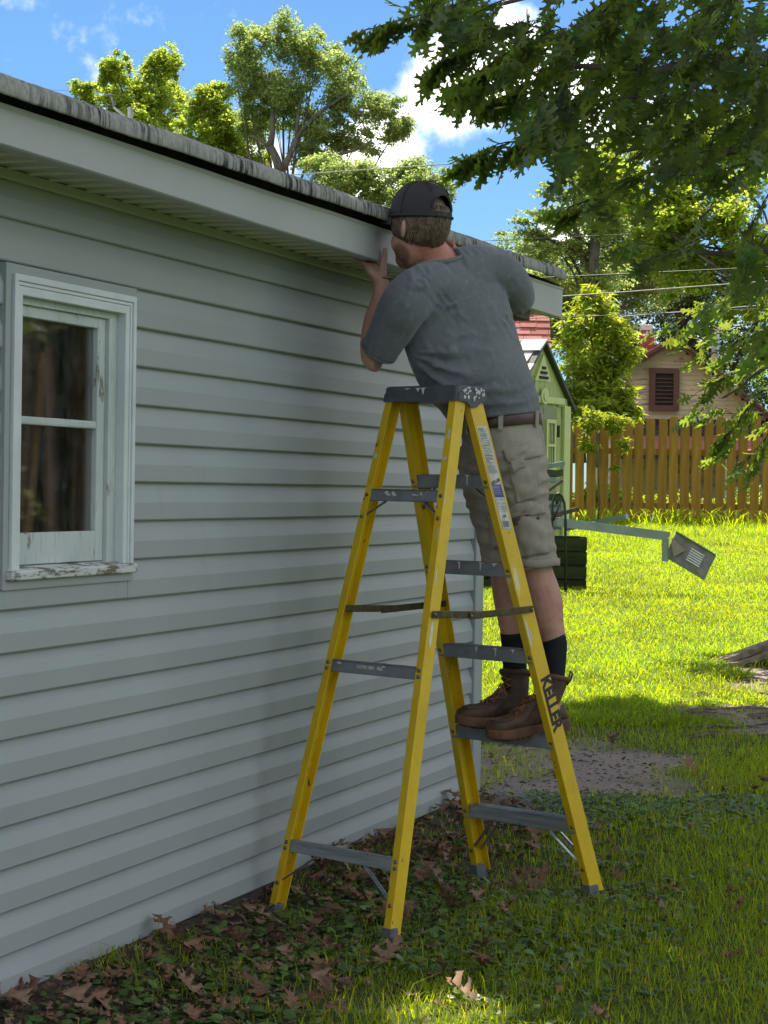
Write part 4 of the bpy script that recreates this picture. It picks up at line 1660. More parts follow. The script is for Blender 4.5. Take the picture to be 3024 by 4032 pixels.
# ------------------------------------------------------------------ red roofed building behind the shed
rb = thing('red_roofed_building', (1.5, 41, float(gh(1.5, 41))), 'building with faded red shingled roof rising behind the garden shed', 'building')
mb = MB()
mb.box(npv(0.8, 42.0, 2.2), 4.9, 3.0, 3.2)
mb.build('wall', m_cream, rb)
mb = MB()
mb.prism([npv(-1.9, 40.1, 2.7), npv(-1.9, 42.2, 5.35), npv(-1.9, 42.2, 5.28), npv(-1.9, 40.1, 2.63)], (5.22, 0, 0))
mb.prism([npv(-1.9, 44.4, 2.7), npv(-1.9, 42.2, 5.35), npv(-1.9, 42.2, 5.28), npv(-1.9, 44.4, 2.63)], (5.22, 0, 0))
rr_ = mb.build('roof', m_redroof2, rb)
for q in range(18):
    t0, t1 = q / 18, (q + 1) / 18
    y0_, z0_ = 40.1 + 2.1 * t0, 2.7 + 2.65 * t0
    y1_, z1_ = 40.1 + 2.1 * t1, 2.7 + 2.65 * t1
    k = 0
    x0_ = -1.9
    while x0_ < 3.34:
        w_ = min(random.uniform(.30, .42), 3.34 - x0_)
        mb = MB()
        li = random.uniform(.03, .05)
        mb.prism([npv(x0_, y0_ - li * .8, z0_ + li * .6), npv(x0_, y1_ - .012, z1_ + .012), npv(x0_, y1_ - .004, z1_ + .002), npv(x0_, y0_ - .005, z0_ + .004)], (w_ - .008, 0, 0))
        if x0_ + w_ > 1.4:
            mb.build('shingle', m_redroof if random.random() < .25 else m_redroof2, rr_)
        x0_ += w_

# ------------------------------------------------------------------ salvage heap in the grass
m_gutter = plain('green_gutter', (.25, .31, .27), (.18, .24, .205), .28, 8, .1, 60, .5)
m_guttop = plain('gutter_inside', (.16, .22, .16), (.12, .17, .12), .5, 8)
m_tubegreen = plain('dark_green_enamel', (.012, .022, .018), (.02, .03, .025), .3, 12)
m_planks = wood('mossy_plank', (.055, .065, .022), (.030, .034, .014), .9, (2, 2, 12))
m_tarp = plain('olive_sheet', (.07, .085, .035), (.045, .055, .025), .45, 6, .2, 14)
crate = thing('plank_crate', (1.5, 21.2, float(gh(1.5, 21.2))), 'mossy slatted plank crate standing in the lawn behind the man', 'crate')
zc = float(gh(1.6, 21)) - .04
for q in range(4):
    z0_ = zc + .02 + q * .148
    MB().box(npv(1.46, 21.0, z0_ + .064), 1.26, .022, .128, (1, 0, -.006 * q)).build('plank', m_planks, crate, bevel=.004)
    MB().box(npv(2.085, 21.35, z0_ + .064), .022, .68, .128).build('plank', m_planks, crate, bevel=.004)
    MB().box(npv(.84, 21.35, z0_ + .064), .022, .68, .128).build('plank', m_planks, crate, bevel=.004)
    MB().box(npv(1.46, 21.70, z0_ + .064), 1.26, .022, .128).build('plank', m_planks, crate, bevel=.004)
for xx in (.86, 2.065):
    MB().box(npv(xx, 21.03, zc + .30), .04, .035, .60).build('corner_batten', m_planks, crate)
# hand truck frame leaning at the crate
ht = thing('hand_truck', (1.8, 20.6, float(gh(1.8, 20.6))), 'dark green tubular hand truck handle standing in front of the plank crate', 'hand truck')
zt_ = float(gh(1.8, 20.6))
for (xa, xb, y0_) in ((1.70, 1.86, 20.6), ):
    path = [npv(1.705, 20.6, zt_ - .02), npv(1.700, 20.65, 1.20), npv(1.705, 20.67, 1.33), npv(1.73, 20.68, 1.41), npv(1.765, 20.68, 1.425), npv(1.80, 20.68, 1.40), npv(1.825, 20.67, 1.33), npv(1.835, 20.65, 1.2), npv(1.845, 20.6, zt_ - .02)]
    MB().tube(path, .014, 10).build('frame', m_tubegreen, ht, True)
MB().tube([npv(1.715, 20.66, 1.15), npv(1.75, 20.66, 1.24), npv(1.795, 20.67, 1.36)], .010, 8).build('brace', m_tubegreen, ht, True)
MB().box(npv(1.775, 20.52, zt_ + .02), .2, .2, .012).build('toe_plate', m_tubegreen, ht)
# gutter lengths laid on the crate
gut = thing('gutter_length', (2.2, 20.8, 1.0), 'long dark green gutter length lying on the crate and pointing right', 'gutter')
A0, A1 = npv(1.30, 20.9, 1.185), npv(2.84, 20.35, 1.015)
gd = unit(A1 - A0)
gs = unit(np.cross(gd, npv(0, 0, 1)))
gu = np.cross(gs, gd)
sec = [(-.05, .045), (-.056, .045), (-.056, -.005), (-.04, -.04), (.056, -.04), (.056, .045), (.050, .045), (.050, -.034), (-.037, -.034), (-.05, -.003)]
mb = MB()
mb.prism([A0 + gs * a + gu * b for a, b in sec], A1 - A0)
mb.build('trough', m_gutter, gut)
for q in np.linspace(.1, .95, 5):
    MB().box(A0 + (A1 - A0) * q + gu * .049, .02, .118, .004, gd, gs, gu).build('hanger', m_gutter, gut)
mb = MB()
mb.box(A1 + npv(-.03, .0, -.13), .06, .06, .24, gd, gs, npv(0, 0, 1))
mb.build('outlet', m_gutter, gut, bevel=.006)
gut2 = thing('gutter_offcut', (2.4, 21.1, 1.0), 'short pale green gutter offcut crossing behind the long gutter', 'gutter')
B0, B1 = npv(1.9, 21.3, 1.06), npv(2.50, 21.0, 1.20)
gd2 = unit(B1 - B0)
gs2 = unit(np.cross(gd2, npv(0, 0, 1)))
gu2 = np.cross(gs2, gd2)
mb = MB()
mb.prism([B0 + gs2 * a * .8 + gu2 * b * .6 for a, b in sec], B1 - B0)
mb.build('trough', m_guttop, gut2)
MB().box(B1, .004, .09, .05, gd2, gs2, gu2).build('end_cap', m_gutter, gut2)
# vent hood lying against the gutter end
hood = thing('vent_hood', (3.05, 20.4, float(gh(3.05, 20.4))), 'black vent hood with a white louvre leaning off the gutter end', 'vent hood')
c0 = npv(3.06, 20.35, .83)
hx, hy_ = unit(npv(.80, -.25, -.47)), unit(npv(.30, .1, .62))
hz_ = np.cross(hx, hy_)
if hz_[1] > 0:
    hz_ = -hz_
mb = MB()
mb.box(c0 - hz_ * .03, .46, .27, .035, hx, hy_, hz_)
mb.build('housing', plain('grey_brown_hood', (.27, .25, .22), (.17, .155, .135), .55, 9, .2, 40), hood, bevel=.012)
for (e0_, e1_) in ((-.23, .135), (-.23, -.135)):
    MB().box(c0 + hy_ * e1_ + hz_ * -.01, .46, .012, .05, hx, hy_, hz_).build('rim', m_guttop, hood)
m_white = plain('white_plastic', (.70, .70, .66), (.6, .6, .57), .5, 12)
for q in range(6):
    MB().box(c0 + hx * .055 + hy_ * (-.055 + q * .024) + hz_ * .0, .15, .013, .03, hx, hy_, hz_).build('louvre', m_white, hood)
mb = MB()
mb.prism([c0 - hx * .24 + hy_ * .06 + hz_ * .005, c0 - hx * .06 + hy_ * .02 + hz_ * .02, c0 - hx * .14 - hy_ * .10 + hz_ * .02, c0 - hx * .21 - hy_ * .02 + hz_ * .01], hz_ * .008)
mb.build('torn_flap', plain('tan_board', (.34, .29, .23), (.25, .21, .17), .9, 12), hood)
# folded olive sheeting piled on the crate
sheet = thing('olive_sheeting', (1.5, 21.4, 1.05), 'glossy olive sheets piled on the crate behind the hip of the man', 'sheeting')
for q, (zz, x1_, tilt, dp_) in enumerate(((1.33, 1.86, -.10, .5), (1.40, 1.84, .02, .45), (1.60, 1.86, -.02, .4), (1.66, 1.86, .03, .4), (1.73, 1.88, .04, .42))):
    mb = MB()
    n_ = 14
    top = [(x_, zz + tilt * (x_ - 1.2) + .012 * math.sin(x_ * 22 + q)) for x_ in np.linspace(1.0, x1_, n_)]
    ring = [npv(a, 21.15 + .03 * q, b) for a, b in top] + [npv(a, 21.15 + .03 * q, b - .05 - .02 * (q % 2)) for a, b in top[::-1]]
    mb.prism(ring, (0, dp_, 0))
    mb.build('sheet', m_tarp if q % 2 else m_gutter, sheet, bevel=.006)
MB().box(npv(1.45, 21.45, 1.18), .8, .4, .26).build('box', wood('pale_box', (.30, .27, .22), (.2, .18, .15)), sheet, bevel=.006)
MB().box(npv(1.84, 21.1, 1.22), .36, .06, .04, unit(npv(1, 0, .30)), (0, 1, 0), unit(npv(-.3, 0, 1))).build('stick', m_rawwood, sheet)
MB().box(npv(1.72, 21.1, 1.47), .30, .06, .03, unit(npv(1, 0, .75)), (0, 1, 0), unit(npv(-.75, 0, 1))).build('stick', m_rawwood, sheet)

# ------------------------------------------------------------------ overhead lines
m_wire = plain('cable_black', (.02, .02, .022), (.03, .03, .03), .5, 10)
m_wirepale = plain('cable_pale', (.42, .40, .40), (.33, .30, .31), .5, 10)


def cable(label, pts, r, mat, sag=0.0):
    pts = [npv(*p) for p in pts]
    path = []
    for a, b in zip(pts[:-1], pts[1:]):
        for t_ in np.linspace(0, 1, 12, endpoint=False):
            p = a + (b - a) * t_
            p[2] -= sag * 4 * t_ * (1 - t_)
            path.append(p)
    path.append(pts[-1])
    o = MB().tube(path, r * .62, 6).build('power_line', mat, None, True)
    tag(o, label, 'cable', 'overhead lines')


cable('topmost of three thin lines crossing the white cloud', [dat(-60, 188, 62), dat(820, 219, 62), dat(1400, 226, 62), dat(2300, 240, 62)], .011, m_wire)
cable('middle one of three thin lines crossing the white cloud', [dat(-60, 222, 62), dat(820, 243, 62), dat(1400, 248, 62), dat(2300, 258, 62)], .011, m_wire)
cable('lowest of three thin lines crossing the white cloud', [dat(-60, 246, 62), dat(820, 265, 62), dat(1400, 268, 62), dat(2300, 275, 62)], .011, m_wire)
cable('pale service cable rising rightwards behind the roof to the oak leaves', [dat(520, 392, 30), dat(640, 377, 29), dat(1000, 352, 27), dat(1200, 322, 25), dat(1700, 225, 22)], .013, m_wirepale)
cable('thick black cable right of the far end of the garage roof', [dat(1150, 601, 24), dat(1300, 594, 24), dat(1700, 575, 24)], .013, m_wire)
cable('pale cable just below the thick black one near the eaves', [dat(1150, 644, 26), dat(1330, 632, 26), dat(1700, 604, 26)], .012, m_wirepale)
cable('dark cable passing in front of the red shingled roof', [dat(1000, 692, 30), dat(1250, 684, 30), dat(1440, 676, 30), dat(1800, 660, 30)], .010, m_wire)
cable('grey cable above the chimney of the yellow house', [dat(1340, 684, 33), dat(1440, 676, 33), dat(1700, 655, 33)], .013, m_wirepale)
cable('thin line right of the cap below the small cloud', [dat(950, 522, 40), dat(1060, 520, 40), dat(1220, 512, 38), dat(1700, 490, 36)], .010, m_wire)
# small bracket of the service drop standing on the garage roof
br = thing('service_bracket', dat(272, 246, 12), 'small white service bracket standing above the garage roof edge at left', 'bracket')
q0 = dat(270, 236, 12)
mb = MB()
mb.tube([dat(283, 275, 12), dat(281, 232, 12)], .016, 12)
mb.build('stub', m_white, br, True)
mb = MB()
mb.tube([dat(246, 232, 12), dat(268, 250, 12), dat(275, 280, 12)], (.012, .008), 8)
mb.build('arm', m_white, br, True)
MB().tube([dat(240, 208, 12), dat(243, 218, 12), dat(246, 234, 12)], .006, 8).build('pin', m_wirepale, br, True)
MB().tube([dat(225, 204, 12), dat(262, 207, 12)], .004, 6).build('cross_pin', m_wirepale, br, True)
MB().tube([dat(276, 270, 12), dat(276, 330, 12)], .02, 8).build('mast', m_white, br, True)
# ------------------------------------------------------------------ trees
m_bark = wood('bark', (.17, .145, .12), (.085, .070, .060), .95, (9, 9, 2.5))
m_twig = plain('twig_bark', (.075, .055, .040), (.045, .034, .026), .9, 20)


def limb(mb, p0, p1, r0, r1, n=8, seg=6, bend=.12):
    p0, p1 = npv(*p0), npv(*p1)
    L_ = np.linalg.norm(p1 - p0)
    off = RNG.normal(0, 1, 3) * L_ * bend
    path, rr_ = [], []
    for t_ in np.linspace(0, 1, seg):
        path.append(p0 + (p1 - p0) * t_ + off * math.sin(t_ * math.pi) * .6 + RNG.normal(0, .012, 3) * L_)
        rr_.append(r0 + (r1 - r0) * t_)
    path[0], path[-1] = p0, p1
    mb.tube(path, rr_, n)
    return path


def leaves_in(clumps, n, hole=.0):
    """points in a union of ellipsoidal clumps, denser to the outside, broken by gaps"""
    w = np.array([c[1][0] * c[1][1] * c[1][2] for c in clumps]) ** .66
    pick = RNG.choice(len(clumps), n, p=w / w.sum())
    d = RNG.normal(0, .50, (n, 3))
    d *= np.minimum(1, 1.25 / np.linalg.norm(d, axis=1))[:, None]
    C_ = np.array([c[0] for c in clumps])[pick]
    S_ = np.array([c[1] for c in clumps])[pick]
    p = C_ + d * S_
    if hole:
        f = 2.2 / S_.mean()
        g_ = .6 * vnoise(p[:, 0] + p[:, 1] * .31, p[:, 2] - p[:, 1] * .23, 7, 2, f) + .4 * vnoise(p[:, 0] - p[:, 1] * .5, p[:, 2] + p[:, 1] * .4, 19, 2, f * 3.1)
        p = p[g_ > hole]
    return p


def tree(name, label, base, trunk_top, r0, clumps, n, size, mat, cols=(.7, 1.3), hole=.42, limbs=True, group=None, tmpl=None, sub=0):
    t = thing(name, base, label, 'tree', group)
    mb = MB()
    limb(mb, base, trunk_top, r0, r0 * .6, 10, 8, .03)
    mb.build('trunk', m_bark, t, True)
    if limbs:
        for c_, s_ in clumps:
            mb = MB()
            k = random.uniform(.45, .95)
            st = npv(*base) + (npv(*trunk_top) - npv(*base)) * k
            pth = limb(mb, st, c_, r0 * .30, r0 * .08, 7, 6, .10)
            for q in range(5):
                e = npv(*c_) + RNG.normal(0, .5, 3) * npv(*s_)
                limb(mb, pth[random.randrange(2, 6)], e, r0 * .09, r0 * .025, 5, 4, .12)
            mb.build('limb', m_bark, t, True)
    # break each clump into smaller tufts so the outline is uneven
    cl = []
    for c_, s_ in clumps:
        cl.append((c_, tuple(.62 * q for q in s_)))
        for q in range(16 + sub):
            d = RNG.normal(0, 1, 3)
            d /= np.linalg.norm(d)
            k = random.uniform(.16, .40)
            cl.append((tuple(npv(*c_) + d * npv(*s_) * random.uniform(.5, 1.08)), tuple(k * q for q in s_)))
    p = leaves_in(cl, n, hole)
    m = len(p)
    tv, tf = tmpl if tmpl else (RH_V, RH_F)
    rot = rot_matrices(RNG.uniform(0, 6.28, m), RNG.normal(0, .6, m), RNG.normal(-.35, .6, m))
    c = var_cols(m, cols[0], cols[1], .12)
    me = scatter_mesh('crown', tv, tf, p, rot, RNG.uniform(.7, 1.3, m) * size, c)
    o = link('crown', me, t, mat)
    tag(o, kind='stuff')
    return t


m_maple = leaf_material('maple_leaf', (.130, .165, .030), (.160, .190, .035), (.58, .70, .07), .52, .5, .3)
m_elm = leaf_material('grey_green_leaf', (.125, .160, .058), (.150, .180, .065), (.48, .60, .16), .5, .5, .3)
m_darkleaf = leaf_material('dark_green_leaf', (.050, .076, .024), (.070, .094, .030), (.15, .21, .04), .40, .5, .3)
m_sumac = leaf_material('sumac_leaf', (.135, .170, .028), (.165, .195, .034), (.55, .64, .045), .5, .45, .35)


def cl(x, y, Y, rx, ry, ryy=None):
    p = dat(x, y, Y)
    k = D_ / 8037 * Y
    return (tuple(p), (rx * k, (ryy or (rx + ry) / 2) * k, ry * k))


# trees beyond the garage roof
tree('maple_tree', 'yellow green maple at far left behind the garage roof', tuple(dat(310, 1010, 50)), tuple(dat(318, 250, 50)), .16,
     [cl(300, 190, 50, 78, 62), cl(352, 140, 50, 34, 48), cl(250, 150, 49.5, 36, 40), cl(190, 205, 50, 40, 26), cl(355, 205, 51, 60, 48), cl(290, 280, 50, 110, 66), cl(170, 190, 50, 22, 16)], 64000, .078, m_maple, (.75, 1.4), .43)
tree('maple_tree', 'low yellow green maple between the left maple and the tall tree', tuple(dat(490, 1010, 47)), tuple(dat(488, 330, 47)), .13,
     [cl(455, 240, 47, 62, 50), cl(515, 300, 47, 52, 58), cl(425, 300, 47, 66, 60), cl(480, 200, 47, 44, 24), cl(545, 350, 47, 40, 34)], 46000, .078, m_maple, (.75, 1.4), .43)
tall = tree('tall_tree', 'tall grey green tree with forked trunk behind the middle of the roof', tuple(dat(603, 1010, 45)), tuple(dat(605, 368, 45)), .13,
     [cl(560, 100, 45, 78, 60), cl(640, 82, 45, 56, 56), cl(690, 130, 45, 62, 66), cl(740, 190, 45, 70, 66), cl(600, 190, 45, 100, 74), cl(530, 160, 45, 58, 58), cl(690, 250, 45, 86, 60), cl(810, 235, 45, 66, 44), cl(860, 275, 45, 46, 34), cl(770, 305, 45, 60, 32), cl(560, 270, 45.5, 60, 48), cl(690, 330, 45, 60, 44)], 92000, .066, m_elm, (.75, 1.45), .45)
mb = MB()
for (a, b, r0_, r1_) in (((605, 372), (584, 316), .15, .10), ((584, 316), (590, 240), .10, .06), ((612, 366), (640, 300), .10, .08), ((640, 300), (700, 235), .08, .05), ((700, 235), (760, 200), .05, .03), ((590, 240), (575, 160), .06, .03), ((725, 335), (805, 308), .05, .03), ((640, 300), (650, 210), .06, .03), ((584, 316), (540, 292), .05, .03), ((605, 372), (610, 420), .15, .17)):
    limb(mb, dat(*a, 44.6), dat(*b, 44.6), r0_ * .75, r1_ * .75, 8, 5, .05)
mb.build('limb', m_bark, tall, True)
tree('small_leaved_tree', 'small leaved tree behind the cap of the man', tuple(dat(800, 1010, 42)), tuple(dat(800, 420, 42)), .12,
     [cl(740, 400, 42, 90, 48), cl(830, 400, 42, 90, 58), cl(910, 375, 42, 66, 44), cl(900, 440, 42, 76, 56), cl(690, 370, 42, 50, 36), cl(950, 410, 42, 34, 36)], 44000, .062, m_elm, (.75, 1.45), .43)
# right background
tree('spruce_like_tree', 'dark tree with level drooping sprays right of the blue sky gap', tuple(dat(1290, 1010, 40)), tuple(dat(1290, 420, 40)), .14,
     [cl(1230, 420, 40, 62, 16), cl(1180, 470, 40, 70, 16), cl(1150, 505, 40, 72, 15), cl(1250, 385, 40, 40, 14), cl(1200, 540, 40, 110, 22), cl(1290, 480, 40, 80, 60), cl(1140, 475, 40, 34, 8), cl(1300, 400, 40, 40, 50), cl(1195, 400, 40, 24, 8), cl(1240, 600, 40.5, 120, 46)], 34000, .066, m_elm, (.65, 1.4), .45)
tree('background_tree', 'dense green tree above the red roofed building', tuple(dat(1250, 1000, 52)), tuple(dat(1260, 600, 52)), .2,
     [cl(1180, 560, 52, 100, 60), cl(1280, 600, 52, 110, 80), cl(1230, 660, 52, 120, 80), cl(1340, 540, 52, 90, 80), cl(1400, 620, 52, 90, 80), cl(1250, 740, 52, 110, 80), cl(1330, 450, 52, 80, 60), cl(1240, 470, 52, 70, 40), cl(1420, 500, 52, 90, 70), cl(1150, 600, 52, 60, 40)], 60000, .085, m_elm, (.6, 1.3), .40)
tree('background_tree', 'dark green tree behind the chimney of the yellow house', tuple(dat(1470, 1000, 56)), tuple(dat(1470, 640, 56)), .2,
     [cl(1420, 640, 56, 110, 80), cl(1520, 600, 56, 110, 90), cl(1620, 640, 56, 110, 110), cl(1480, 720, 56, 120, 80), cl(1600, 760, 56, 120, 90), cl(1650, 840, 56, 90, 80), cl(1360, 730, 56, 90, 90)], 34000, .10, m_darkleaf, (.5, 1.2), .40)
tree('sunlit_maple_tree', 'sunlit yellow green maple behind the dark oak leaves at right', tuple(dat(1700, 1010, 36)), tuple(dat(1690, 500, 36)), .12,
     [cl(1290, 360, 36, 70, 50), cl(1360, 430, 36, 80, 60), cl(1450, 480, 36, 90, 80), cl(1560, 430, 36, 100, 90), cl(1620, 560, 36, 90, 80), cl(1480, 580, 36, 80, 60), cl(1350, 330, 37, 80, 40), cl(1240, 330, 36, 36, 26), cl(1600, 650, 36, 70, 50), cl(1400, 540, 36.5, 60, 50), cl(1530, 300, 37, 120, 80)], 46000, .095, m_maple, (.65, 1.45), .42)
# unseen evergreens added at right so the garage window mirrors something dark
ring_ = [(11.0, 16.5, 6.5), (13.5, 20.5, 8.2), (17.0, 22.0, 7.0), (14.5, 13.0, 7.5)]
for k_, (xx, Y_, h_) in enumerate(ring_):
    gz_ = float(gh(xx, Y_))
    t_ = tree('unseen_evergreen', 'unseen dark evergreen added to darken the window glass, ' + ('second of the row from the fence', 'tallest of the row', 'farthest of the row', 'nearest of the row')[k_], (xx, Y_, gz_), (xx, Y_, gz_ + h_ * .9), .14, [((xx, Y_, gz_ + h_ * .22), (2.6, 2.6, h_ * .26)), ((xx, Y_, gz_ + h_ * .5), (2.3, 2.3, h_ * .30)), ((xx, Y_, gz_ + h_ * .8), (1.6, 1.6, h_ * .26))], 9000, .24, m_darkleaf, (.5, 1.0), .28, limbs=False, group='unseen evergreens for the window')
# saplings by the shed: drooping narrow leaflets
NAR = (np.array([(0, 0, 0), (.16, .35, .03), (0, 1, -.16), (-.16, .35, .03)]), RH_F)
tree('sumac_sapling', 'sunlit sapling with drooping narrow leaflets between shed and yellow house', tuple(dat(1300, 1130, 33)), tuple(dat(1295, 760, 33)), .045,
     [cl(1265, 680, 33, 60, 56), cl(1320, 720, 33, 52, 50), cl(1250, 780, 33, 56, 56), cl(1320, 820, 33, 56, 56), cl(1280, 880, 33, 76, 50), cl(1230, 850, 33, 40, 60), cl(1350, 880, 33, 34, 40), cl(1280, 635, 33, 26, 20), cl(1340, 770, 33, 40, 34)], 11000, .15, m_sumac, (.6, 1.5), .46, tmpl=NAR)
tree('weed_bush', 'leafy green bush growing through the left end of the fence', tuple(dat(1290, 1130, 31.4)), tuple(dat(1290, 960, 31.4)), .02,
     [cl(1280, 905, 31.5, 40, 26), cl(1330, 915, 31.5, 30, 24), cl(1270, 960, 31.7, 20, 20), cl(1345, 960, 31.5, 16, 20), cl(1325, 1010, 31.6, 9, 9)], 1500, .10, m_sumac, (.6, 1.3), .35, limbs=False, tmpl=NAR)
# green growing beyond the fence, seen through its gaps
for (xx, Y_, h_, lab) in ((4.2, 38, .9, 'bright bush seen between the left pickets of the fence'), (5.6, 39, .7, 'bright bush seen between the middle pickets of the fence'), (7.0, 38, .9, 'bright bush seen between the right pickets of the fence')):
    gz_ = float(gh(xx, Y_))
    tree('low_bush', lab, (xx, Y_, gz_), (xx, Y_, gz_ + h_ * .7), .02, [((xx, Y_, gz_ + .35 * h_), (.8, .5, .45 * h_)), ((xx + .5, Y_, gz_ + .3 * h_), (.6, .4, .35 * h_))], 2500, .10, m_sumac, (.7, 1.3), .35, limbs=False)
# long grass tufts against the fence
def tufts(label, spots, n_per, hh):
    xs, ys = [], []
    for (a, b) in spots:
        xs.append(RNG.normal(a, .10, n_per))
        ys.append(RNG.normal(b, .10, n_per))
    xs, ys = np.concatenate(xs), np.concatenate(ys)
    n_ = len(xs)
    o = link('tall_grass', blades(xs, ys, RNG.uniform(.5, 1, n_) * hh, RNG.uniform(.012, .022, n_), RNG.uniform(.4, 1.7, n_), var_cols(n_, .8, 1.3, .1) * np.array([1.1, 1.1, .8])), None, m_grass)
    tag(o, label, 'grass', kind='stuff')


tufts('tall arching grass tufts along the foot of the wooden fence', [(3.2 + .19 * k + random.uniform(-.1, .1), 31.4 + random.uniform(-.4, .3)) for k in range(20)], 26, .5)

# ------------------------------------------------------------------ the oak overhead
m_oak = leaf_material('oak_leaf', (.030, .056, .020), (.042, .070, .024), (.36, .48, .05), .42, .5, .35)
M = Mat('oak_leaf_single', .48, .4)
rnd = M.obj_random()
base = M.mix(rnd, (.026, .050, .018), (.048, .076, .027))
M.color(base)
M.translucent(M.mix(rnd, (.16, .26, .03), (.40, .52, .06)), .38)
m_oak1 = M.m
OB = npv(3.5, 12.2, float(gh(3.5, 12.2)))
oak = thing('oak_tree', OB, 'large oak with dark lobed leaves hanging in at upper right', 'tree')
mb = MB()
limb(mb, OB - npv(0, 0, .1), OB + npv(-.1, .1, 4.2), .42, .30, 14, 8, .02)
mb.build('trunk', m_bark, oak, True)
fork = OB + npv(-.1, .1, 4.1)
crown_tips = []
for (tx, ty, tz, r_) in ((1.0, 11.0, 7.6, .16), (-1.8, 12.0, 8.0, .12), (1.0, 15.0, 7.8, .14), (1.2, 8.5, 7.6, .13), (-2.5, 15.0, 8.0, .10), (3.6, 13.0, 8.6, .13)):
    mb = MB()
    pth = limb(mb, fork, (tx, ty, tz), r_, r_ * .35, 9, 8, .06)
    for q in range(7):
        s_ = pth[random.randrange(3, 8)]
        limb(mb, s_, s_ + npv(random.uniform(-1.6, 1.6), random.uniform(-1.6, 1.6), random.uniform(-.1, 1.0)), r_ * .25, .012, 6, 5, .10)
    mb.build('limb', m_bark, oak, True)
# low limbs carrying the foliage seen in the picture
low = []
for (a, b, c_, r_) in (((3.4, 12.2, 4.3), dat(1500, 150, 11.6), dat(1230, 140, 10.6), .035), ((3.4, 12.2, 4.2), dat(1659, 330, 11.8), dat(1330, 330, 11.4), .03),
                       ((3.4, 12.2, 3.9), dat(1700, 540, 12.0), dat(1430, 560, 12.2), .028), ((3.4, 12.2, 4.5), dat(1500, -60, 10.6), dat(1080, 10, 10.4), .032), ((3.4, 12.2, 3.6), dat(1740, 720, 14.6), dat(1560, 860, 15.6), .022)):
    mb = MB()
    limb(mb, a, b, r_ * 1.8, r_, 8, 7, .05)
    pth = limb(mb, b, c_, r_, r_ * .3, 7, 7, .05)
    mb.build('limb', m_bark, oak, True)

POLY = [(925, -40), (935, 50), (975, 90), (1010, 120), (1050, 150), (1065, 215), (1105, 235), (1150, 215), (1190, 262), (1240, 300), (1290, 360), (1275, 440), (1290, 520), (1360, 545), (1400, 620), (1480, 650), (1560, 672), (1720, 690), (1720, -40)]


def inside(x, y, poly):
    c = False
    for i in range(len(poly)):
        (x1, y1), (x2, y2) = poly[i], poly[i - 1]
        if (y1 > y) != (y2 > y) and x < (x2 - x1) * (y - y1) / (y2 - y1) + x1:
            c = not c
    return c


leaf_pos, leaf_rot, leaf_sc = [], [], []
twigs = []
twig_mb = MB()


def twig(p0, dirn, ln, nl, big=1.0, droop=.9):
    """a twig with alternate leaves that hang"""
    p0, dirn = npv(*p0), unit(dirn)
    path = []
    for t_ in np.linspace(0, 1, 5):
        path.append(p0 + dirn * ln * t_ + npv(0, 0, -.25 * ln * t_ * t_))
    twig_mb.tube(path, [.0045, .004, .0032, .0025, .0015], 5, False)
    side = unit(np.cross(dirn, npv(0, 0, 1)))
    for k in range(nl):
        t_ = .18 + .82 * (k + random.random() * .6) / nl
        q = p0 + dirn * ln * t_ + npv(0, 0, -.25 * ln * t_ * t_)
        sg = 1 if k % 2 else -1
        d = unit(dirn * random.uniform(.2, .9) + side * sg * random.uniform(.2, 1.0) + npv(0, 0, -droop * random.uniform(.3, 1.5)) + RNG.normal(0, .18, 3))
        nz = unit(np.cross(d, side) + RNG.normal(0, .45, 3))
        xx = unit(np.cross(d, nz))
        zz = np.cross(xx, d)
        leaf_pos.append(q)
        leaf_rot.append(np.stack([xx, d, zz], -1))
        leaf_sc.append(random.uniform(.11, .175) * big)


cnt = 0
while cnt < 215:
    x_, y_ = random.uniform(925, 1720), random.uniform(-40, 690)
    if not inside(x_, y_, POLY):
        continue
    # gaps that let the light through, more of them to the lower right
    gp = float(vnoise(x_ / 60, y_ / 60, 5, 3, 1.0))
    if gp < .47 + (.04 if y_ > 380 else 0) or (y_ > 330 and random.random() < .62):
        continue
    Y_ = random.uniform(9.6, 12.8)
    p = dat(x_, y_, Y_)
    twig(p, npv(random.uniform(-1.1, .1), random.uniform(-.8, .6), random.uniform(-.7, .15)), random.uniform(.18, .34), random.randrange(6, 10))
    cnt += 1
# the sprays that stand out against the sky
def spray(pts, Y_, n_, ln=.2, droop=.9):
    pts = [dat(a, b, Y_ + i * .05) for i, (a, b) in enumerate(pts)]
    twig_mb.tube(pts, [.006 - .0045 * i / (len(pts) - 1) for i in range(len(pts))], 5, False)
    for k in range(n_):
        t_ = (k + random.random()) / n_ * (len(pts) - 1)
        i = min(int(t_), len(pts) - 2)
        q = pts[i] + (pts[i + 1] - pts[i]) * (t_ - i)
        d = unit(pts[i + 1] - pts[i])
        twig(q, d + npv(random.uniform(-.3, .3), random.uniform(-.4, .4), random.uniform(-.9, .3)), ln * random.uniform(.45, .9), random.randrange(3, 6), .95, droop)


spray([(1040, -10), (960, 18), (900, 35), (840, 50), (800, 62)], 10.6, 15, .16)
spray([(1080, 70), (1020, 100), (970, 120), (945, 140)], 10.8, 11, .16)
spray([(1100, 110), (1040, 150), (1010, 175)], 10.4, 10, .17)
spray([(1160, 170), (1110, 200), (1075, 215)], 10.6, 9, .15)
spray([(1250, 260), (1180, 285), (1110, 305), (1050, 325), (1020, 338)], 11.2, 18, .17)
spray([(1300, 420), (1250, 440), (1215, 450)], 11.8, 6, .15)
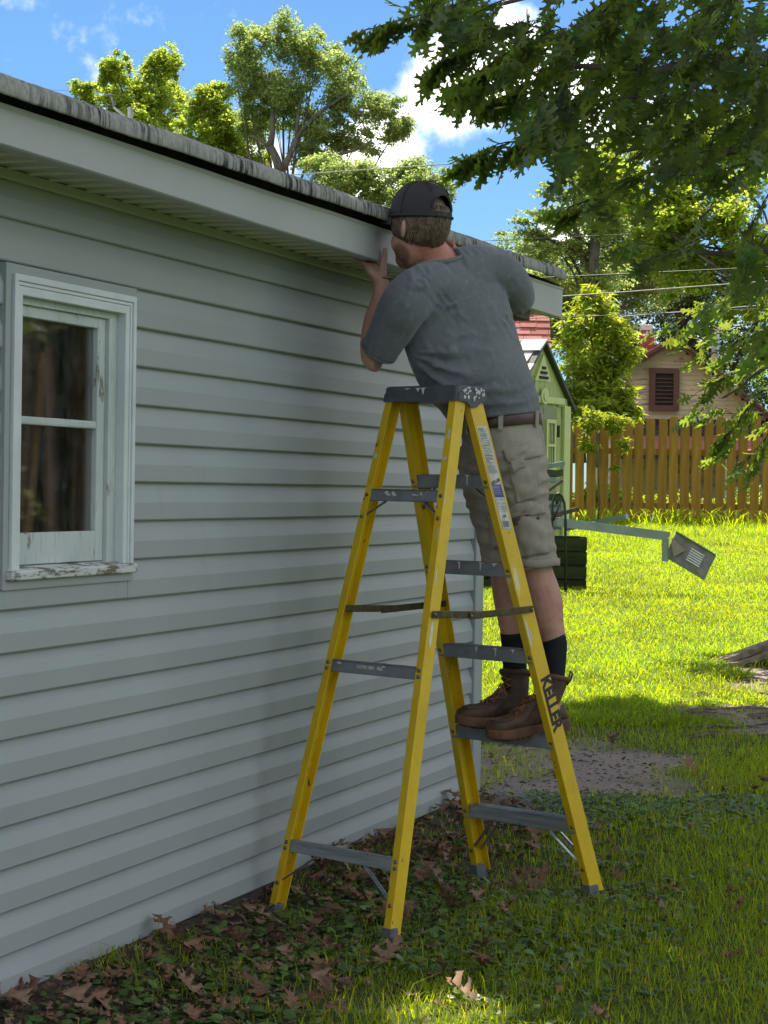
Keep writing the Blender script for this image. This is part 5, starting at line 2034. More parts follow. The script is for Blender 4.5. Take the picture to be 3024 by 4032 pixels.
# lower right branch in the sun
for (pts, Y_, n_) in (([(1700, 640), (1620, 690), (1560, 720), (1480, 730)], 15.4, 12), ([(1700, 740), (1640, 780), (1580, 820), (1520, 850)], 15.6, 16), ([(1700, 800), (1640, 850), (1600, 920), (1570, 960)], 15.9, 16), ([(1690, 860), (1650, 930), (1620, 980)], 15.6, 12),
                      ([(1700, 680), (1640, 720), (1600, 760), (1560, 780)], 16.1, 12), ([(1680, 900), (1600, 900), (1545, 880)], 16.1, 9), ([(1600, 640), (1520, 670), (1440, 700)], 15.9, 10), ([(1720, 560), (1640, 600), (1560, 640)], 15.6, 12)):
    spray([(a_ + random.uniform(-12, 12), b_ + random.uniform(-14, 14)) for a_, b_ in pts], Y_, int(n_ * .75), .34, .35)
tag(twig_mb.build('twigs', m_twig, oak, True), kind='stuff')
leaf_pos, leaf_rot, leaf_sc = np.array(leaf_pos), np.array(leaf_rot), np.array(leaf_sc)
# the 300 that show largest stand as leaves of their own
size_px = leaf_sc / leaf_pos[:, 1]
infr = (np.abs(leaf_pos[:, 0] / leaf_pos[:, 1]) < .187) & ((leaf_pos[:, 2] - CAM_H) / leaf_pos[:, 1] < .236)
order = np.argsort(-(size_px * infr))
big, rest = order[:300], order[300:]
oak_me = []
for i in range(6):
    me = mesh_arrays('leaf', curl(oak_v, random.uniform(.05, .4), random.uniform(-.1, .3), random.uniform(-.3, .3)), oak_f, True)
    me.materials.append(m_oak1)
    oak_me.append(me)
for i in big:
    rm, s_ = leaf_rot[i], leaf_sc[i]
    m = Matrix([[*(rm[r_] * s_), leaf_pos[i][r_]] for r_ in range(3)] + [[0, 0, 0, 1]])
    link('leaf', oak_me[int(i) % 6], oak, None, m)
n_ = len(rest)
me = scatter_mesh('foliage', curl(oak_v, .22, .12, .1), oak_f, leaf_pos[rest], leaf_rot[rest], leaf_sc[rest], var_cols(n_, .7, 1.3, .1), True)
tag(link('foliage', me, oak, m_oak), kind='stuff')
# unseen crown above the picture, its outline trimmed to shade the foreground
N_ = 118000
p = np.stack([RNG.uniform(-3.2, 6.0, N_), RNG.uniform(.5, 17.5, N_), RNG.uniform(6.7, 9.2, N_)], -1)
sd = np.array(SUN_DIR[:])
gxy = p[:, :2] - sd[:2] * (p[:, 2] / sd[2])[:, None]         # where each leaf throws its shadow
nn = vnoise(p[:, 0], p[:, 1], 33, 3, .7) * .5 + vnoise(p[:, 0] * 1.1 + p[:, 2], p[:, 1], 39, 2, 1.7) * .5
wob = vnoise(gxy[:, 0] * 1.3, gxy[:, 1] * 1.3, 44, 3, 1.0) - .5
ok = (nn > .22) & (gxy[:, 1] < 12.9 + 1.3 * wob) & (gxy[:, 1] > -2.0 + wob) & (gxy[:, 0] < np.maximum(.19 * gxy[:, 1], 1.0) + 1.5 + .8 * wob) & (gxy[:, 0] > -1.9 + wob)
ok &= (p[:, 2] > CAM_H + .242 * p[:, 1] + .12)
for (hx_, hy2, rx_, ry_) in ((.21, 5.62, .24, .22), (.40, 6.10, .13, .10), (.30, 5.2, .35, .3)):
    ok &= ((gxy[:, 0] - hx_) / rx_) ** 2 + ((gxy[:, 1] - hy2) / ry_) ** 2 > 1
p = p[ok]
n_ = len(p)
rot = rot_matrices(RNG.uniform(0, 6.28, n_), RNG.normal(0, .5, n_), RNG.normal(-.2, .5, n_))
me = scatter_mesh('crown', RH_V, RH_F, p, rot, RNG.uniform(.15, .22, n_), var_cols(n_, .7, 1.3, .1))
tag(link('crown', me, oak, m_oak), kind='stuff')
# ------------------------------------------------------------------ the man on the ladder
def ellipsoid(mb, c, ax, n=18, m=12):
    """ax: three scaled axis vectors"""
    c = npv(*c)
    a, b, d = (npv(*q) for q in ax)
    rings = []
    for j in range(1, m):
        ph = math.pi * j / m - math.pi / 2
        rings.append([c + (a * math.cos(t_) + b * math.sin(t_)) * math.cos(ph) + d * math.sin(ph) for t_ in np.linspace(0, 2 * math.pi, n, endpoint=False)])
    mb.loft(rings)


def smooth_path(pts, n=24):
    """Catmull-Rom through (point, radius...) rows"""
    P = np.array(pts, float)
    out = []
    m = len(P)
    for k in range(n):
        t_ = k / (n - 1) * (m - 1)
        i = min(int(t_), m - 2)
        f = t_ - i
        p0, p1, p2, p3 = P[max(i - 1, 0)], P[i], P[i + 1], P[min(i + 2, m - 1)]
        out.append(.5 * ((2 * p1) + (-p0 + p2) * f + (2 * p0 - 5 * p1 + 4 * p2 - p3) * f * f + (-p0 + 3 * p1 - 3 * p2 + p3) * f ** 3))
    return np.array(out)


def limb_tube(mb, rows, n=18, seg=24):
    """rows: (x, y, z, r) or (x, y, z, rx, ry); smooth tapering tube with rounded ends"""
    S = smooth_path(rows, seg)
    path = [r_[:3] for r_ in S]
    rad = [float(r_[3]) if S.shape[1] == 4 else (float(r_[3]), float(r_[4])) for r_ in S]
    mb.tube(path, rad, n)


def remesh(mb, voxel, smooth=4, name='body'):
    me = mb.mesh(name)
    bm = bmesh.new()
    bm.from_mesh(me)
    bmesh.ops.recalc_face_normals(bm, faces=bm.faces)
    bm.to_mesh(me)
    bm.free()
    ob = bpy.data.objects.new(name, me)
    COL.objects.link(ob)
    md = ob.modifiers.new('r', 'REMESH')
    md.mode = 'VOXEL'
    md.voxel_size = voxel
    if smooth:
        sm_ = ob.modifiers.new('s', 'SMOOTH')
        sm_.factor = .5
        sm_.iterations = smooth
    dg = bpy.context.evaluated_depsgraph_get()
    out = bpy.data.meshes.new_from_object(ob.evaluated_get(dg))
    bpy.data.objects.remove(ob)
    bpy.data.meshes.remove(me)
    out.name = name
    out.polygons.foreach_set('use_smooth', np.ones(len(out.polygons), bool))
    out.update()
    return out


def get_vn(me):
    v = np.zeros(len(me.vertices) * 3, np.float32)
    me.vertices.foreach_get('co', v)
    n_ = np.zeros(len(me.vertices) * 3, np.float32)
    me.vertices.foreach_get('normal', n_)
    return v.reshape(-1, 3).astype(float), n_.reshape(-1, 3).astype(float)


def set_v(me, v):
    me.vertices.foreach_set('co', v.astype(np.float32).ravel())
    me.update()


def to_disp(v):
    """where a point falls on the 1659 wide view (used to lay folds along the cloth)"""
    p = v - npv(0, 0, CAM_H)
    c, s = math.cos(.0117), math.sin(.0117)
    yf = p[:, 1] * c - p[:, 2] * s
    zu = p[:, 1] * s + p[:, 2] * c
    u, w = 8037 * p[:, 0] / yf, -8037 * zu / yf
    cr, sr = math.cos(.0153), math.sin(.0153)
    return (1512 + u * cr - w * sr) / D_, (2016 + u * sr + w * cr) / D_


PX = D_ / 8037 * 7.2          # metres per view pixel at the man
# --- materials
HC_, HF_, HL_ = dat(909, 476, 7.14), unit(npv(-.68, .73, .05)), unit(npv(-.73, -.68, 0))
M = Mat('skin', .5, .35)
n_ = M.noise(9, 5, .6)
c = M.mix(M.rng(n_, .3, .7), (.58, .315, .245), (.51, .255, .190))
c = M.mix(M.rng(M.noise(60, 4, .6), .5, .8), c, (.62, .36, .285))
sep = M.n.new('ShaderNodeSeparateXYZ')
M.l.new(M.tc.outputs['Object'], sep.inputs[0])
burn = M.math('MULTIPLY', M.rng(sep.outputs['Z'], 2.22, 2.28), M.rng(sep.outputs['Z'], 2.50, 2.40))
burn = M.math('MULTIPLY', burn, M.rng(sep.outputs['X'], .05, .12))
c = M.mix(M.math('MULTIPLY', burn, .65), c, (.50, .155, .105))
legs_ = M.rng(sep.outputs['Z'], 1.3, 1.2)
c = M.mix(legs_, c, M.mix(M.rng(M.noise(26, 5, .7), .35, .7), (.53, .28, .22), (.44, .215, .165)))
for (cx_, cy_, cz_, rad) in [(*(HC_ + HF_ * .070 + npv(0, 0, -.140)), .066), (*(HC_ + HF_ * .040 + HL_ * .050 + npv(0, 0, -.118)), .048)]:
    dd = M.n.new('ShaderNodeVectorMath')
    dd.operation = 'DISTANCE'
    M.l.new(M.tc.outputs['Object'], dd.inputs[0])
    dd.inputs[1].default_value = (cx_, cy_, cz_)
    st_ = M.math('MULTIPLY', M.rng(dd.outputs['Value'], rad, rad * .55), M.rng(M.noise(300, 3, .6), .25, .6, .55, 1.0))
    c = M.mix(M.math('MULTIPLY', st_, .8), c, (.105, .045, .030))
M.color(c)
M.b.inputs['Subsurface Weight'].default_value = .08
M.b.inputs['Subsurface Radius'].default_value = (.01, .004, .002)
M.bump(M.noise(240, 3), .12, .001)
m_skin = M.m
M = Mat('grey_tshirt', .9, .12)
c = M.mix(M.rng(M.noise(5, 6, .62), .3, .7), (.160, .170, .182), (.126, .135, .147))
c = M.mix(M.rng(M.noise(48, 5, .7), .5, .8), c, (.21, .222, .235))
M.color(c)
M.bump(M.noise(700, 2), .25, .0008)
M.b.inputs['Sheen Weight'].default_value = .25
m_shirt = M.m
M = Mat('khaki_twill', .9, .12)
c = M.mix(M.rng(M.noise(7, 6, .62), .3, .7), (.37, .325, .26), (.30, .26, .21))
c = M.mix(M.rng(M.noise(42, 5, .7), .55, .8), c, (.40, .365, .31))
M.color(c)
M.bump(M.math('ADD', M.noise(22, 5, .6), M.math('MULTIPLY', M.noise(500, 2), .3)), .35, .006)
m_khaki = M.m
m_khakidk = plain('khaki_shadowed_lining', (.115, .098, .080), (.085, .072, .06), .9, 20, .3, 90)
m_belt = plain('brown_leather_belt', (.075, .024, .018), (.045, .016, .013), .35, 12, .2, 60, .5)
m_cap_cloth = plain('charcoal_cap_cloth', (.042, .038, .042), (.060, .054, .056), .9, 7, .25, 500, .15)
m_brim = plain('brim_underside', (.115, .115, .13), (.09, .09, .10), .8, 10)
M = Mat('brown_hair', .55, .4)
c = M.mix(M.rng(M.noise(60, 3), .3, .7), (.235, .160, .105), (.110, .072, .047))
M.color(c)
m_hair = M.m
m_sock = plain('black_sock', (.010, .010, .012), (.016, .016, .018), .95, 30, .5, 300)
M = Mat('boot_leather', .62, .35)
c = M.mix(M.rng(M.noise(13, 7, .66), .3, .7), (.120, .068, .043), (.066, .038, .026))
c = M.mix(M.rng(M.noise(30, 6, .7), .56, .78), c, (.135, .080, .048))
M.color(c)
M.bump(M.noise(55, 6, .65), .4, .003)
m_boot = M.m
m_sole = plain('rubber_sole', (.17, .080, .042), (.10, .050, .030), .8, 20, .4, 80)
m_lace = plain('rawhide_lace', (.30, .145, .05), (.20, .09, .035), .7, 60)

man = thing('person', (.47, 7.32, .59), 'man in grey t-shirt, khaki shorts and dark cap standing on the ladder', 'person')

# --- skeleton places
def J(x, y, Y, *r_):
    return (*dat(x, y, Y), *r_)


body = MB()
HF, HL = unit(npv(-.68, .73, .05)), unit(npv(-.73, -.68, 0))      # where the head looks, and its left
HU = unit(np.cross(HL, HF) * -1)
if HU[2] < 0:
    HU = -HU
HC = dat(909, 476, 7.14)
ellipsoid(body, HC + HU * .0, (HF * .106, HL * .082, HU * .108))
ellipsoid(body, HC + HF * .030 - HU * .080, (HF * .080, HL * .067, HU * .082))          # face and jaw
ellipsoid(body, HC + HF * .064 - HU * .134, (HF * .036, HL * .042, HU * .036))          # chin
ellipsoid(body, HC + HF * .107 - HU * .050, (HF * .020, HL * .016, HU * .026))          # nose
ellipsoid(body, HC + HF * .094 - HU * .098, (HF * .014, HL * .026, HU * .010))          # mouth
ellipsoid(body, HC + HF * .092 + HU * .000, (HF * .016, HL * .055, HU * .012))          # brow
ellipsoid(body, HC + HF * .050 - HU * .080 + HL * .045, (HF * .045, HL * .022, HU * .040))   # cheek and jaw corner
for sg in (1, -1):
    e = HC + HL * sg * .086 - HF * .004 - HU * .038
    rings = []
    ellipsoid(body, e, (HF * .017 - HL * sg * .004, HL * sg * .010 - HF * .006, HU * .032))
    ellipsoid(body, e - HF * .010 + HL * sg * .006 + HU * .006, (HF * .007, HL * sg * .010, HU * .026))
# neck and trapezius
limb_tube(body, [(*(HC - HU * .060 - HF * .020), .060), (*dat(931, 545, 7.165), .063), (*dat(955, 580, 7.19), .075), (*dat(965, 610, 7.2), .10)])
# trunk
TR, TF = unit(npv(.80, .56, .26)), unit(npv(-.56, .83, 0))
for (x_, y_, Y_, a_, b_) in ((965, 640, 7.19, .12, .075), (988, 710, 7.21, .145, .085), (1012, 785, 7.24, .145, .09)):
    ellipsoid(body, dat(x_, y_, Y_), (TR * a_, TF * b_, npv(-.2, 0, .95) * .13))
ellipsoid(body, dat(1080, 940, 7.315), (unit(npv(.4, .9, .05)) * .14, unit(npv(-.9, .4, 0)) * .10, npv(0, 0, .12)))
ellipsoid(body, dat(1050, 865, 7.29), (unit(npv(.6, .75, .1)) * .12, unit(npv(-.75, .6, 0)) * .09, npv(0, 0, .14)))
# left arm (towards the soffit), right arm (round the far side)
SHL, ELL, WRL = dat(872, 658, 7.02), dat(811, 768, 7.13), dat(823, 628, 7.20)
limb_tube(body, [(*dat(915, 645, 7.10), .055), (*SHL, .060), (*((SHL + ELL) / 2), .054), (*(ELL + npv(.004, 0, -.004)), .044), ], seg=20)
limb_tube(body, [(*(ELL + npv(.014, -.01, -.022)), .036), (*(ELL + npv(-.006, .0, -.01)), .043), (*dat(806, 735, 7.145), .045), (*dat(811, 690, 7.165), .040), (*dat(818, 655, 7.185), .031), (*WRL, .0265), (*dat(823, 608, 7.212), .029)], seg=30)
SHR, ELR, WRR = dat(1070, 598, 7.29), dat(1117, 652, 7.48), dat(1024, 578, 7.66)
limb_tube(body, [(*dat(1015, 605, 7.23), .05), (*SHR, .056), (*((SHR + ELR) / 2), .054), (*ELR, .043)], seg=20)
limb_tube(body, [(*(ELR + npv(.01, 0, -.015)), .037), (*(ELR + npv(.0, .02, 0)), .041), (*((ELR * 2 + WRR) / 3), .043), (*((ELR + WRR * 2) / 3), .036), (*WRR, .027), (*dat(1014, 569, 7.68), .028)], seg=26)


def finger(mb, base, dirs, lens, rads):
    p = npv(*base)
    rows = [(*p, rads[0])]
    for d, l_, r_ in zip(dirs, lens, rads[1:]):
        p = p + unit(d) * l_
        rows.append((*p, r_))
    limb_tube(mb, rows, 10, 14)
    return p


# left hand: palm up against the soffit edge, thumb on the fascia
PB = dat(823, 606, 7.215)
PT = dat(797, 572, 7.245)           # knuckles
hv = unit(PT - PB)
hn = unit(np.cross(hv, npv(-.30, -.2, .93)))      # across the knuckles
spread = unit(npv(.32, .88, .12))
limb_tube(body, [(*PB, .030, .022), (*((PB * 2 + PT) / 3 + npv(.002, 0, .0)), .038, .020), (*((PB + PT * 2) / 3), .040, .018), (*PT, .038, .016)], seg=14)
fd = unit(npv(-.86, .28, .36))
nails = []
for i, (off, l_, up_) in enumerate(((-.036, 1.0, .36), (-.012, 1.10, .22), (.012, 1.02, .08), (.034, .80, -.06))):
    b0 = PT + spread * off * .95 + npv(.006, 0, -.002)
    d1 = unit(fd + npv(0, 0, up_ - .12))
    d2 = unit(fd + npv(.02, 0, up_ + .05))
    d3 = unit(fd + npv(.10, 0, up_ + .42))
    finger(body, b0 - d1 * .012, (d1, d1, d2, d3), (.012, .038 * l_, .026 * l_, .021 * l_), (.0105, .0105, .0098, .0090, .0072))
tb = dat(826, 596, 7.222)
finger(body, tb, (npv(.02, .05, 1), npv(.16, .06, 1), npv(.10, .10, 1)), (.034, .036, .030), (.0165, .0140, .0115, .0085))
# right hand at the fascia beyond the neck
PB2, PT2 = dat(1014, 569, 7.68), dat(986, 541, 7.75)
limb_tube(body, [(*PB2, .030, .022), (*((PB2 + PT2) / 2), .040, .019), (*PT2, .038, .016)], seg=12)
fd2 = unit(npv(-.80, .50, .25))
for i, (off, l_) in enumerate(((-.030, .92), (-.010, 1.05), (.010, 1.0), (.030, .80))):
    b0 = PT2 + unit(npv(.3, .5, -.8)) * off
    finger(body, b0, (fd2, unit(fd2 + npv(.1, .35, -.2)), unit(fd2 + npv(.2, .5, -.5))), (.040 * l_, .027 * l_, .021 * l_), (.0105, .0098, .009, .0072))
finger(body, PB2 + npv(-.01, 0, .0), (npv(-.7, .5, .35), npv(-.8, .4, .3), npv(-.8, .4, .2)), (.032, .033, .027), (.015, .0135, .0115, .0085))
# legs
KNL, KNR = dat(1148, 1205, 7.265), dat(1090, 1200, 7.345)
ANL, ANR = npv(.605, 7.295, .735), npv(.487, 7.40, .735)
limb_tube(body, [J(1100, 960, 7.28, .095), J(1122, 1050, 7.265, .086), J(1140, 1140, 7.262, .070), J(1150, 1195, 7.265, .060), J(1160, 1240, 7.27, .059), J(1177, 1295, 7.285, .0625), J(1186, 1345, 7.29, .053), J(1196, 1395, 7.292, .041), (*(ANL), .037), (*(ANL + npv(0, 0, -.07)), .04)], seg=44)
limb_tube(body, [J(1055, 960, 7.35, .095), J(1062, 1050, 7.345, .086), J(1078, 1140, 7.345, .070), J(1088, 1195, 7.348, .060), J(1094, 1240, 7.355, .059), J(1101, 1290, 7.37, .0605), J(1105, 1340, 7.38, .050), J(1109, 1390, 7.388, .040), (*(ANR), .037), (*(ANR + npv(0, 0, -.07)), .04)], seg=44)
bme = remesh(body, .0042, 4)
v, nn_ = get_vn(bme)
# muscle and tendon relief
xd, yd = to_disp(v)
v += nn_ * (0.0006 * (vnoise(xd / 14, yd / 14, 3, 3, 1.0) - .5))[:, None]
set_v(bme, v)
link('body', bme, man, m_skin)

# --- t-shirt
sh = MB()
def cloth_ring(x_, y_, Y_, a_, b_, R_=TR, F_=TF, n=30):
    c_ = dat(x_, y_, Y_)
    return [c_ + R_ * math.cos(t_) * a_ + F_ * math.sin(t_) * b_ for t_ in np.linspace(0, 2 * math.pi, n, endpoint=False)]


def lerp_rings(rows, n=18):
    """rows: x, y, Y, a, b, k (0 hips .. 1 shoulders) -> smooth rings that turn with the trunk"""
    S = smooth_path(rows, n)
    out = []
    for x_, y_, Y_, a_, b_, k in S:
        R_ = unit(npv(.46, .86, .04) * (1 - k) + npv(.80, .55, .28) * k)
        F_ = unit(np.cross(npv(-.12, 0, 1), R_))
        if F_[0] > 0:
            F_ = -F_
        out.append(cloth_ring(x_, y_, Y_, a_, b_, R_, F_))
    return out


sh.loft(lerp_rings([(1067, 902, 7.30, .176, .160, .10), (1060, 878, 7.295, .186, .172, .22), (1034, 832, 7.27, .218, .175, .5), (1012, 780, 7.245, .226, .160, .75), (994, 725, 7.225, .228, .148, .9), (980, 670, 7.205, .222, .132, 1), (972, 625, 7.19, .200, .112, 1), (962, 592, 7.18, .140, .088, 1), (952, 566, 7.175, .092, .072, 1)], 30))
# shoulders and sleeves
limb_tube(sh, [(*dat(945, 610, 7.14), .085), (*dat(898, 635, 7.06), .088), (*dat(872, 662, 7.025), .086), (*dat(851, 700, 7.055), .078), (*dat(830, 738, 7.09), .070), (*dat(815, 763, 7.115), .0655)], seg=26, n=26)
ellipsoid(sh, dat(1015, 612, 7.215), (TR * .12, TF * .085, npv(0, 0, .095)))
limb_tube(sh, [(*dat(985, 590, 7.20), .088), (*dat(1045, 580, 7.255), .086), (*dat(1082, 594, 7.30), .080), (*dat(1108, 622, 7.38), .072), (*dat(1119, 648, 7.46), .064)], seg=24, n=24)
sme = remesh(sh, .0050, 5, 't_shirt')
v, nn_ = get_vn(sme)
xd, yd = to_disp(v)
back = np.clip(-nn_[:, 1] * 1.3 + .25, 0, 1)


def ridge(ph, sharp=1.6):
    s_ = .5 + .5 * np.sin(ph)
    return s_ ** sharp - .42


w1 = vnoise(xd / 46, yd / 46, 11, 3, 1.0) - .5
w2 = vnoise(xd / 18, yd / 18, 17, 2, 1.0) - .5
# folds fanning from the left armpit towards the right hip
ang = np.arctan2(yd - 758, xd - 868)
rr_ = np.hypot(xd - 868, yd - 758)
f1 = ridge(ang * 19 + w1 * 5.0 + rr_ * .010) * sstep(20, 75, rr_) * (1 - sstep(120, 250, rr_)) * sstep(-.25, .1, ang) * (1 - sstep(1.15, 1.45, ang))
# long drag lines from the right shoulder blade down to the right side
ang2 = np.arctan2(yd - 470, xd - 790)
rr2 = np.hypot(xd - 790, yd - 470)
f2 = ridge(rr2 * .066 + w1 * 7.0 + ang2 * 4.0, 3.4) * sstep(120, 190, rr2) * (1 - sstep(330, 480, rr2)) * (xd > 880) * sstep(560, 600, yd)
# fine gathers close to the collar and far shoulder
q = (xd * .80 - yd * .60)
f3 = ridge(q * .42 + w2 * 2.2 + w1 * 2.0, 2.0) * sstep(880, 915, xd) * sstep(525, 548, yd) * (1 - sstep(630, 720, yd - (xd - 980) * .42))
# sideways slack above the belt
f4 = ridge((yd + (xd - 1060) * .22) * .21 + w1 * 5.5, 1.5) * sstep(800, 845, yd) * (1 - sstep(905, 925, yd))
# sleeve creases
f5 = ridge((xd * .75 + yd * .42) * .30 + w1 * 6, 1.6) * (1 - sstep(875, 900, xd)) * sstep(640, 680, yd)
# far shoulder: drapes running down the sleeve
f6 = ridge((xd * .93 - yd * .30) * .36 + w1 * 5, 1.8) * sstep(1040, 1085, xd) * (1 - sstep(690, 720, yd))
amp = .10 + 1.7 * sstep(.42, .72, vnoise(xd / 60 + 3, yd / 60, 77, 2, 1.0))
d = .0130 * f1 + .0095 * f2 * amp + .0032 * f3 * amp + .0060 * f4 + .0036 * f5 + .0030 * f6 * amp + .004 * w1 + .0015 * w2
v += nn_ * (d * back)[:, None]
# drape: belly of the shirt hangs a little over the belt
set_v(sme, v)
shirt = link('t_shirt', sme, man, m_shirt)
# collar band
mb = MB()
cr_ = []
cc = dat(951, 566, 7.172)
for t_ in np.linspace(0, 2 * math.pi, 40):
    cr_.append(cc + TR * math.cos(t_) * .0935 + TF * math.sin(t_) * .0735 + npv(0, 0, .004 * math.cos(2 * t_) + .004))
mb.tube(cr_, (.0060, .0105), 8)
mb.build('collar', m_shirt, shirt, True)
# hem stitching on the sleeves
for (c_, ax_, rad) in ((dat(817.5, 759, 7.111), dat(830, 738, 7.09) - dat(815, 763, 7.115), .0685),):
    a_ = unit(ax_)
    u_ = unit(np.cross(a_, npv(0, 0, 1)))
    w_ = np.cross(a_, u_)
    for sh_ in (.0, .014):
        mb = MB()
        mb.tube([c_ + a_ * sh_ + (u_ * math.cos(t_) + w_ * math.sin(t_)) * (rad + sh_ * .12 - .002) for t_ in np.linspace(0, 2 * math.pi, 44)], .0022 if sh_ == 0 else .0014, 6)
        mb.build('hem', m_shirt, shirt, True)

# --- shorts
st = MB()
PR, PF = unit(npv(.42, .90, .02)), unit(npv(-.90, .42, 0))
st.loft([cloth_ring(x_, y_, Y_, a_, b_, PR, PF) for (x_, y_, Y_, a_, b_) in ((1083, 893, 7.31, .160, .128), (1085, 915, 7.312, .168, .134), (1088, 950, 7.315, .178, .143), (1088, 985, 7.315, .180, .147), (1085, 1015, 7.315, .165, .140), (1083, 1040, 7.315, .12, .11))])
limb_tube(st, [J(1108, 965, 7.275, .105), J(1118, 1010, 7.268, .108), J(1122, 1060, 7.262, .104), J(1130, 1110, 7.260, .096), J(1142, 1165, 7.260, .091), J(1151, 1208, 7.263, .088), J(1155, 1224, 7.264, .088)], seg=30, n=26)
limb_tube(st, [J(1050, 965, 7.35, .105), J(1052, 1010, 7.35, .106), J(1060, 1060, 7.35, .100), J(1072, 1110, 7.35, .092), J(1083, 1165, 7.35, .085), J(1090, 1205, 7.352, .082), J(1093, 1224, 7.353, .082)], seg=30, n=26)
kme = remesh(st, .0052, 4, 'cargo_shorts')
v, nn_ = get_vn(kme)
xd, yd = to_disp(v)
w1 = vnoise(xd / 40, yd / 40, 23, 3, 1.0) - .5
w2 = vnoise(xd / 15, yd / 15, 29, 2, 1.0) - .5
angk = np.arctan2(yd - 1040, xd - 1060)
k1 = ridge((yd - (xd - 1100) * .35) * .17 + w1 * 6.5, 1.6) * sstep(985, 1030, yd) * (1 - sstep(1190, 1215, yd))
k2 = ridge((yd + (xd - 1100) * .55) * .20 + w1 * 6, 1.6) * sstep(940, 1000, yd) * (1 - sstep(1090, 1130, yd))
k3 = ridge((xd + yd * .1) * .24 + w1 * 5, 1.6) * sstep(1120, 1170, yd)
v += nn_ * (.0052 * k1 + .0050 * k2 + .0036 * k3 + .005 * w1 + .002 * w2)[:, None]
set_v(kme, v)
shorts = link('cargo_shorts', kme, man, m_khaki)


def patch(surface_me, poly, lift, thick, name, mat, parent, near=True):
    """cloth patch: an outline on the view is dropped on to the near side of a garment"""
    from mathutils.bvhtree import BVHTree
    bvh = surface_me if isinstance(surface_me, BVHTree) else None
    pts = []
    for x_, y_ in poly:
        o_ = npv(0, 0, CAM_H)
        d_ = unit(dat(x_, y_, 7.2) - o_)
        hit = bvh.ray_cast(Vector(o_), Vector(d_))
        if hit[0] is None:
            return None
        pts.append((npv(*hit[0]), npv(*hit[1])))
    return pts


from mathutils.bvhtree import BVHTree


def bvh_of(me):
    vs = [q.co.copy() for q in me.vertices]
    fs = [list(p_.vertices) for p_ in me.polygons]
    return BVHTree.FromPolygons(vs, fs)


kb = bvh_of(kme)


def drape_patch(bvh, x0, y0, x1, y1, x2, y2, x3, y3, lift, name, mat, parent, nu=14, nv=10, bulge=.0, wav=.0, seed=0):
    """quad (view corners, clockwise from top left) laid on the garment as a raised panel of cloth"""
    top, vs = [], []
    o_ = npv(0, 0, CAM_H)
    for j in range(nv + 1):
        for i in range(nu + 1):
            a_, b_ = i / nu, j / nv
            x_ = (x0 * (1 - a_) + x1 * a_) * (1 - b_) + (x3 * (1 - a_) + x2 * a_) * b_
            y_ = (y0 * (1 - a_) + y1 * a_) * (1 - b_) + (y3 * (1 - a_) + y2 * a_) * b_
            d_ = unit(dat(x_, y_, 7.2) - o_)
            h_ = bvh.ray_cast(Vector(o_), Vector(d_))
            if h_[0] is None:
                return None
            edge_ = min(a_, 1 - a_, b_, 1 - b_)
            k = lift + bulge * math.sin(a_ * math.pi) * math.sin(b_ * math.pi) + wav * (float(vnoise(x_ / 12 + seed, y_ / 12, 31 + seed, 2, 1.0)) - .5)
            vs.append(npv(*h_[0]) + npv(*h_[1]) * k - d_ * .001)
    n1 = len(vs)
    fs = []
    W_ = nu + 1
    for j in range(nv):
        for i in range(nu):
            fs.append([j * W_ + i, j * W_ + i + 1, (j + 1) * W_ + i + 1, (j + 1) * W_ + i])
    # skirt round the border down into the cloth
    border = [i for i in range(W_)] + [j * W_ + nu for j in range(1, nv + 1)] + [nv * W_ + i for i in range(nu - 1, -1, -1)] + [j * W_ for j in range(nv - 1, 0, -1)]
    low_ = []
    for b_ in border:
        low_.append(len(vs))
        vs.append(vs[b_] + unit(vs[b_] - o_) * (lift + .012))
    m_ = len(border)
    for i in range(m_):
        fs.append([border[i], low_[i], low_[(i + 1) % m_], border[(i + 1) % m_]])
    me = mesh_arrays(name, vs, fs, True)
    return link(name, me, parent, mat)


# seat pocket with its turned flap, cargo pocket with flap and button
drape_patch(kb, 1092, 985, 1160, 972, 1158, 1075, 1118, 1088, .006, 'seat_pocket', m_khaki, shorts, 14, 14, .006, .010, 3)
drape_patch(kb, 1084, 972, 1166, 950, 1168, 985, 1096, 1000, .011, 'pocket_flap', m_khaki, shorts, 16, 8, .004, .012, 5)
drape_patch(kb, 1098, 994, 1128, 985, 1134, 1010, 1104, 1016, .016, 'flap_tab', m_khaki, shorts, 8, 6, .002, .006, 7)
drape_patch(kb, 1105, 1125, 1172, 1098, 1184, 1195, 1118, 1205, .007, 'cargo_pocket', m_khaki, shorts, 14, 14, .010, .010, 9)
drape_patch(kb, 1096, 1095, 1168, 1078, 1172, 1108, 1102, 1120, .013, 'cargo_flap', m_khaki, shorts, 14, 8, .003, .008, 11)
drape_patch(kb, 1100, 1121, 1164, 1108, 1150, 1128, 1108, 1138, .0085, 'pocket_opening', m_khakidk, shorts, 10, 5, .0, .002, 13)
drape_patch(kb, 1052, 1110, 1078, 1108, 1090, 1180, 1066, 1185, .006, 'cargo_pocket', m_khaki, shorts, 8, 10, .006, .008, 15)
h_ = kb.ray_cast(Vector((0, 0, CAM_H)), Vector(dat(1160, 1116, 7.2) - npv(0, 0, CAM_H)).normalized())
if h_[0] is not None:
    mb = MB()
    disc(mb, npv(*h_[0]) + npv(*h_[1]) * .010, npv(*h_[1]), .007, .003)
    mb.build('button', m_khakidk, shorts, True)
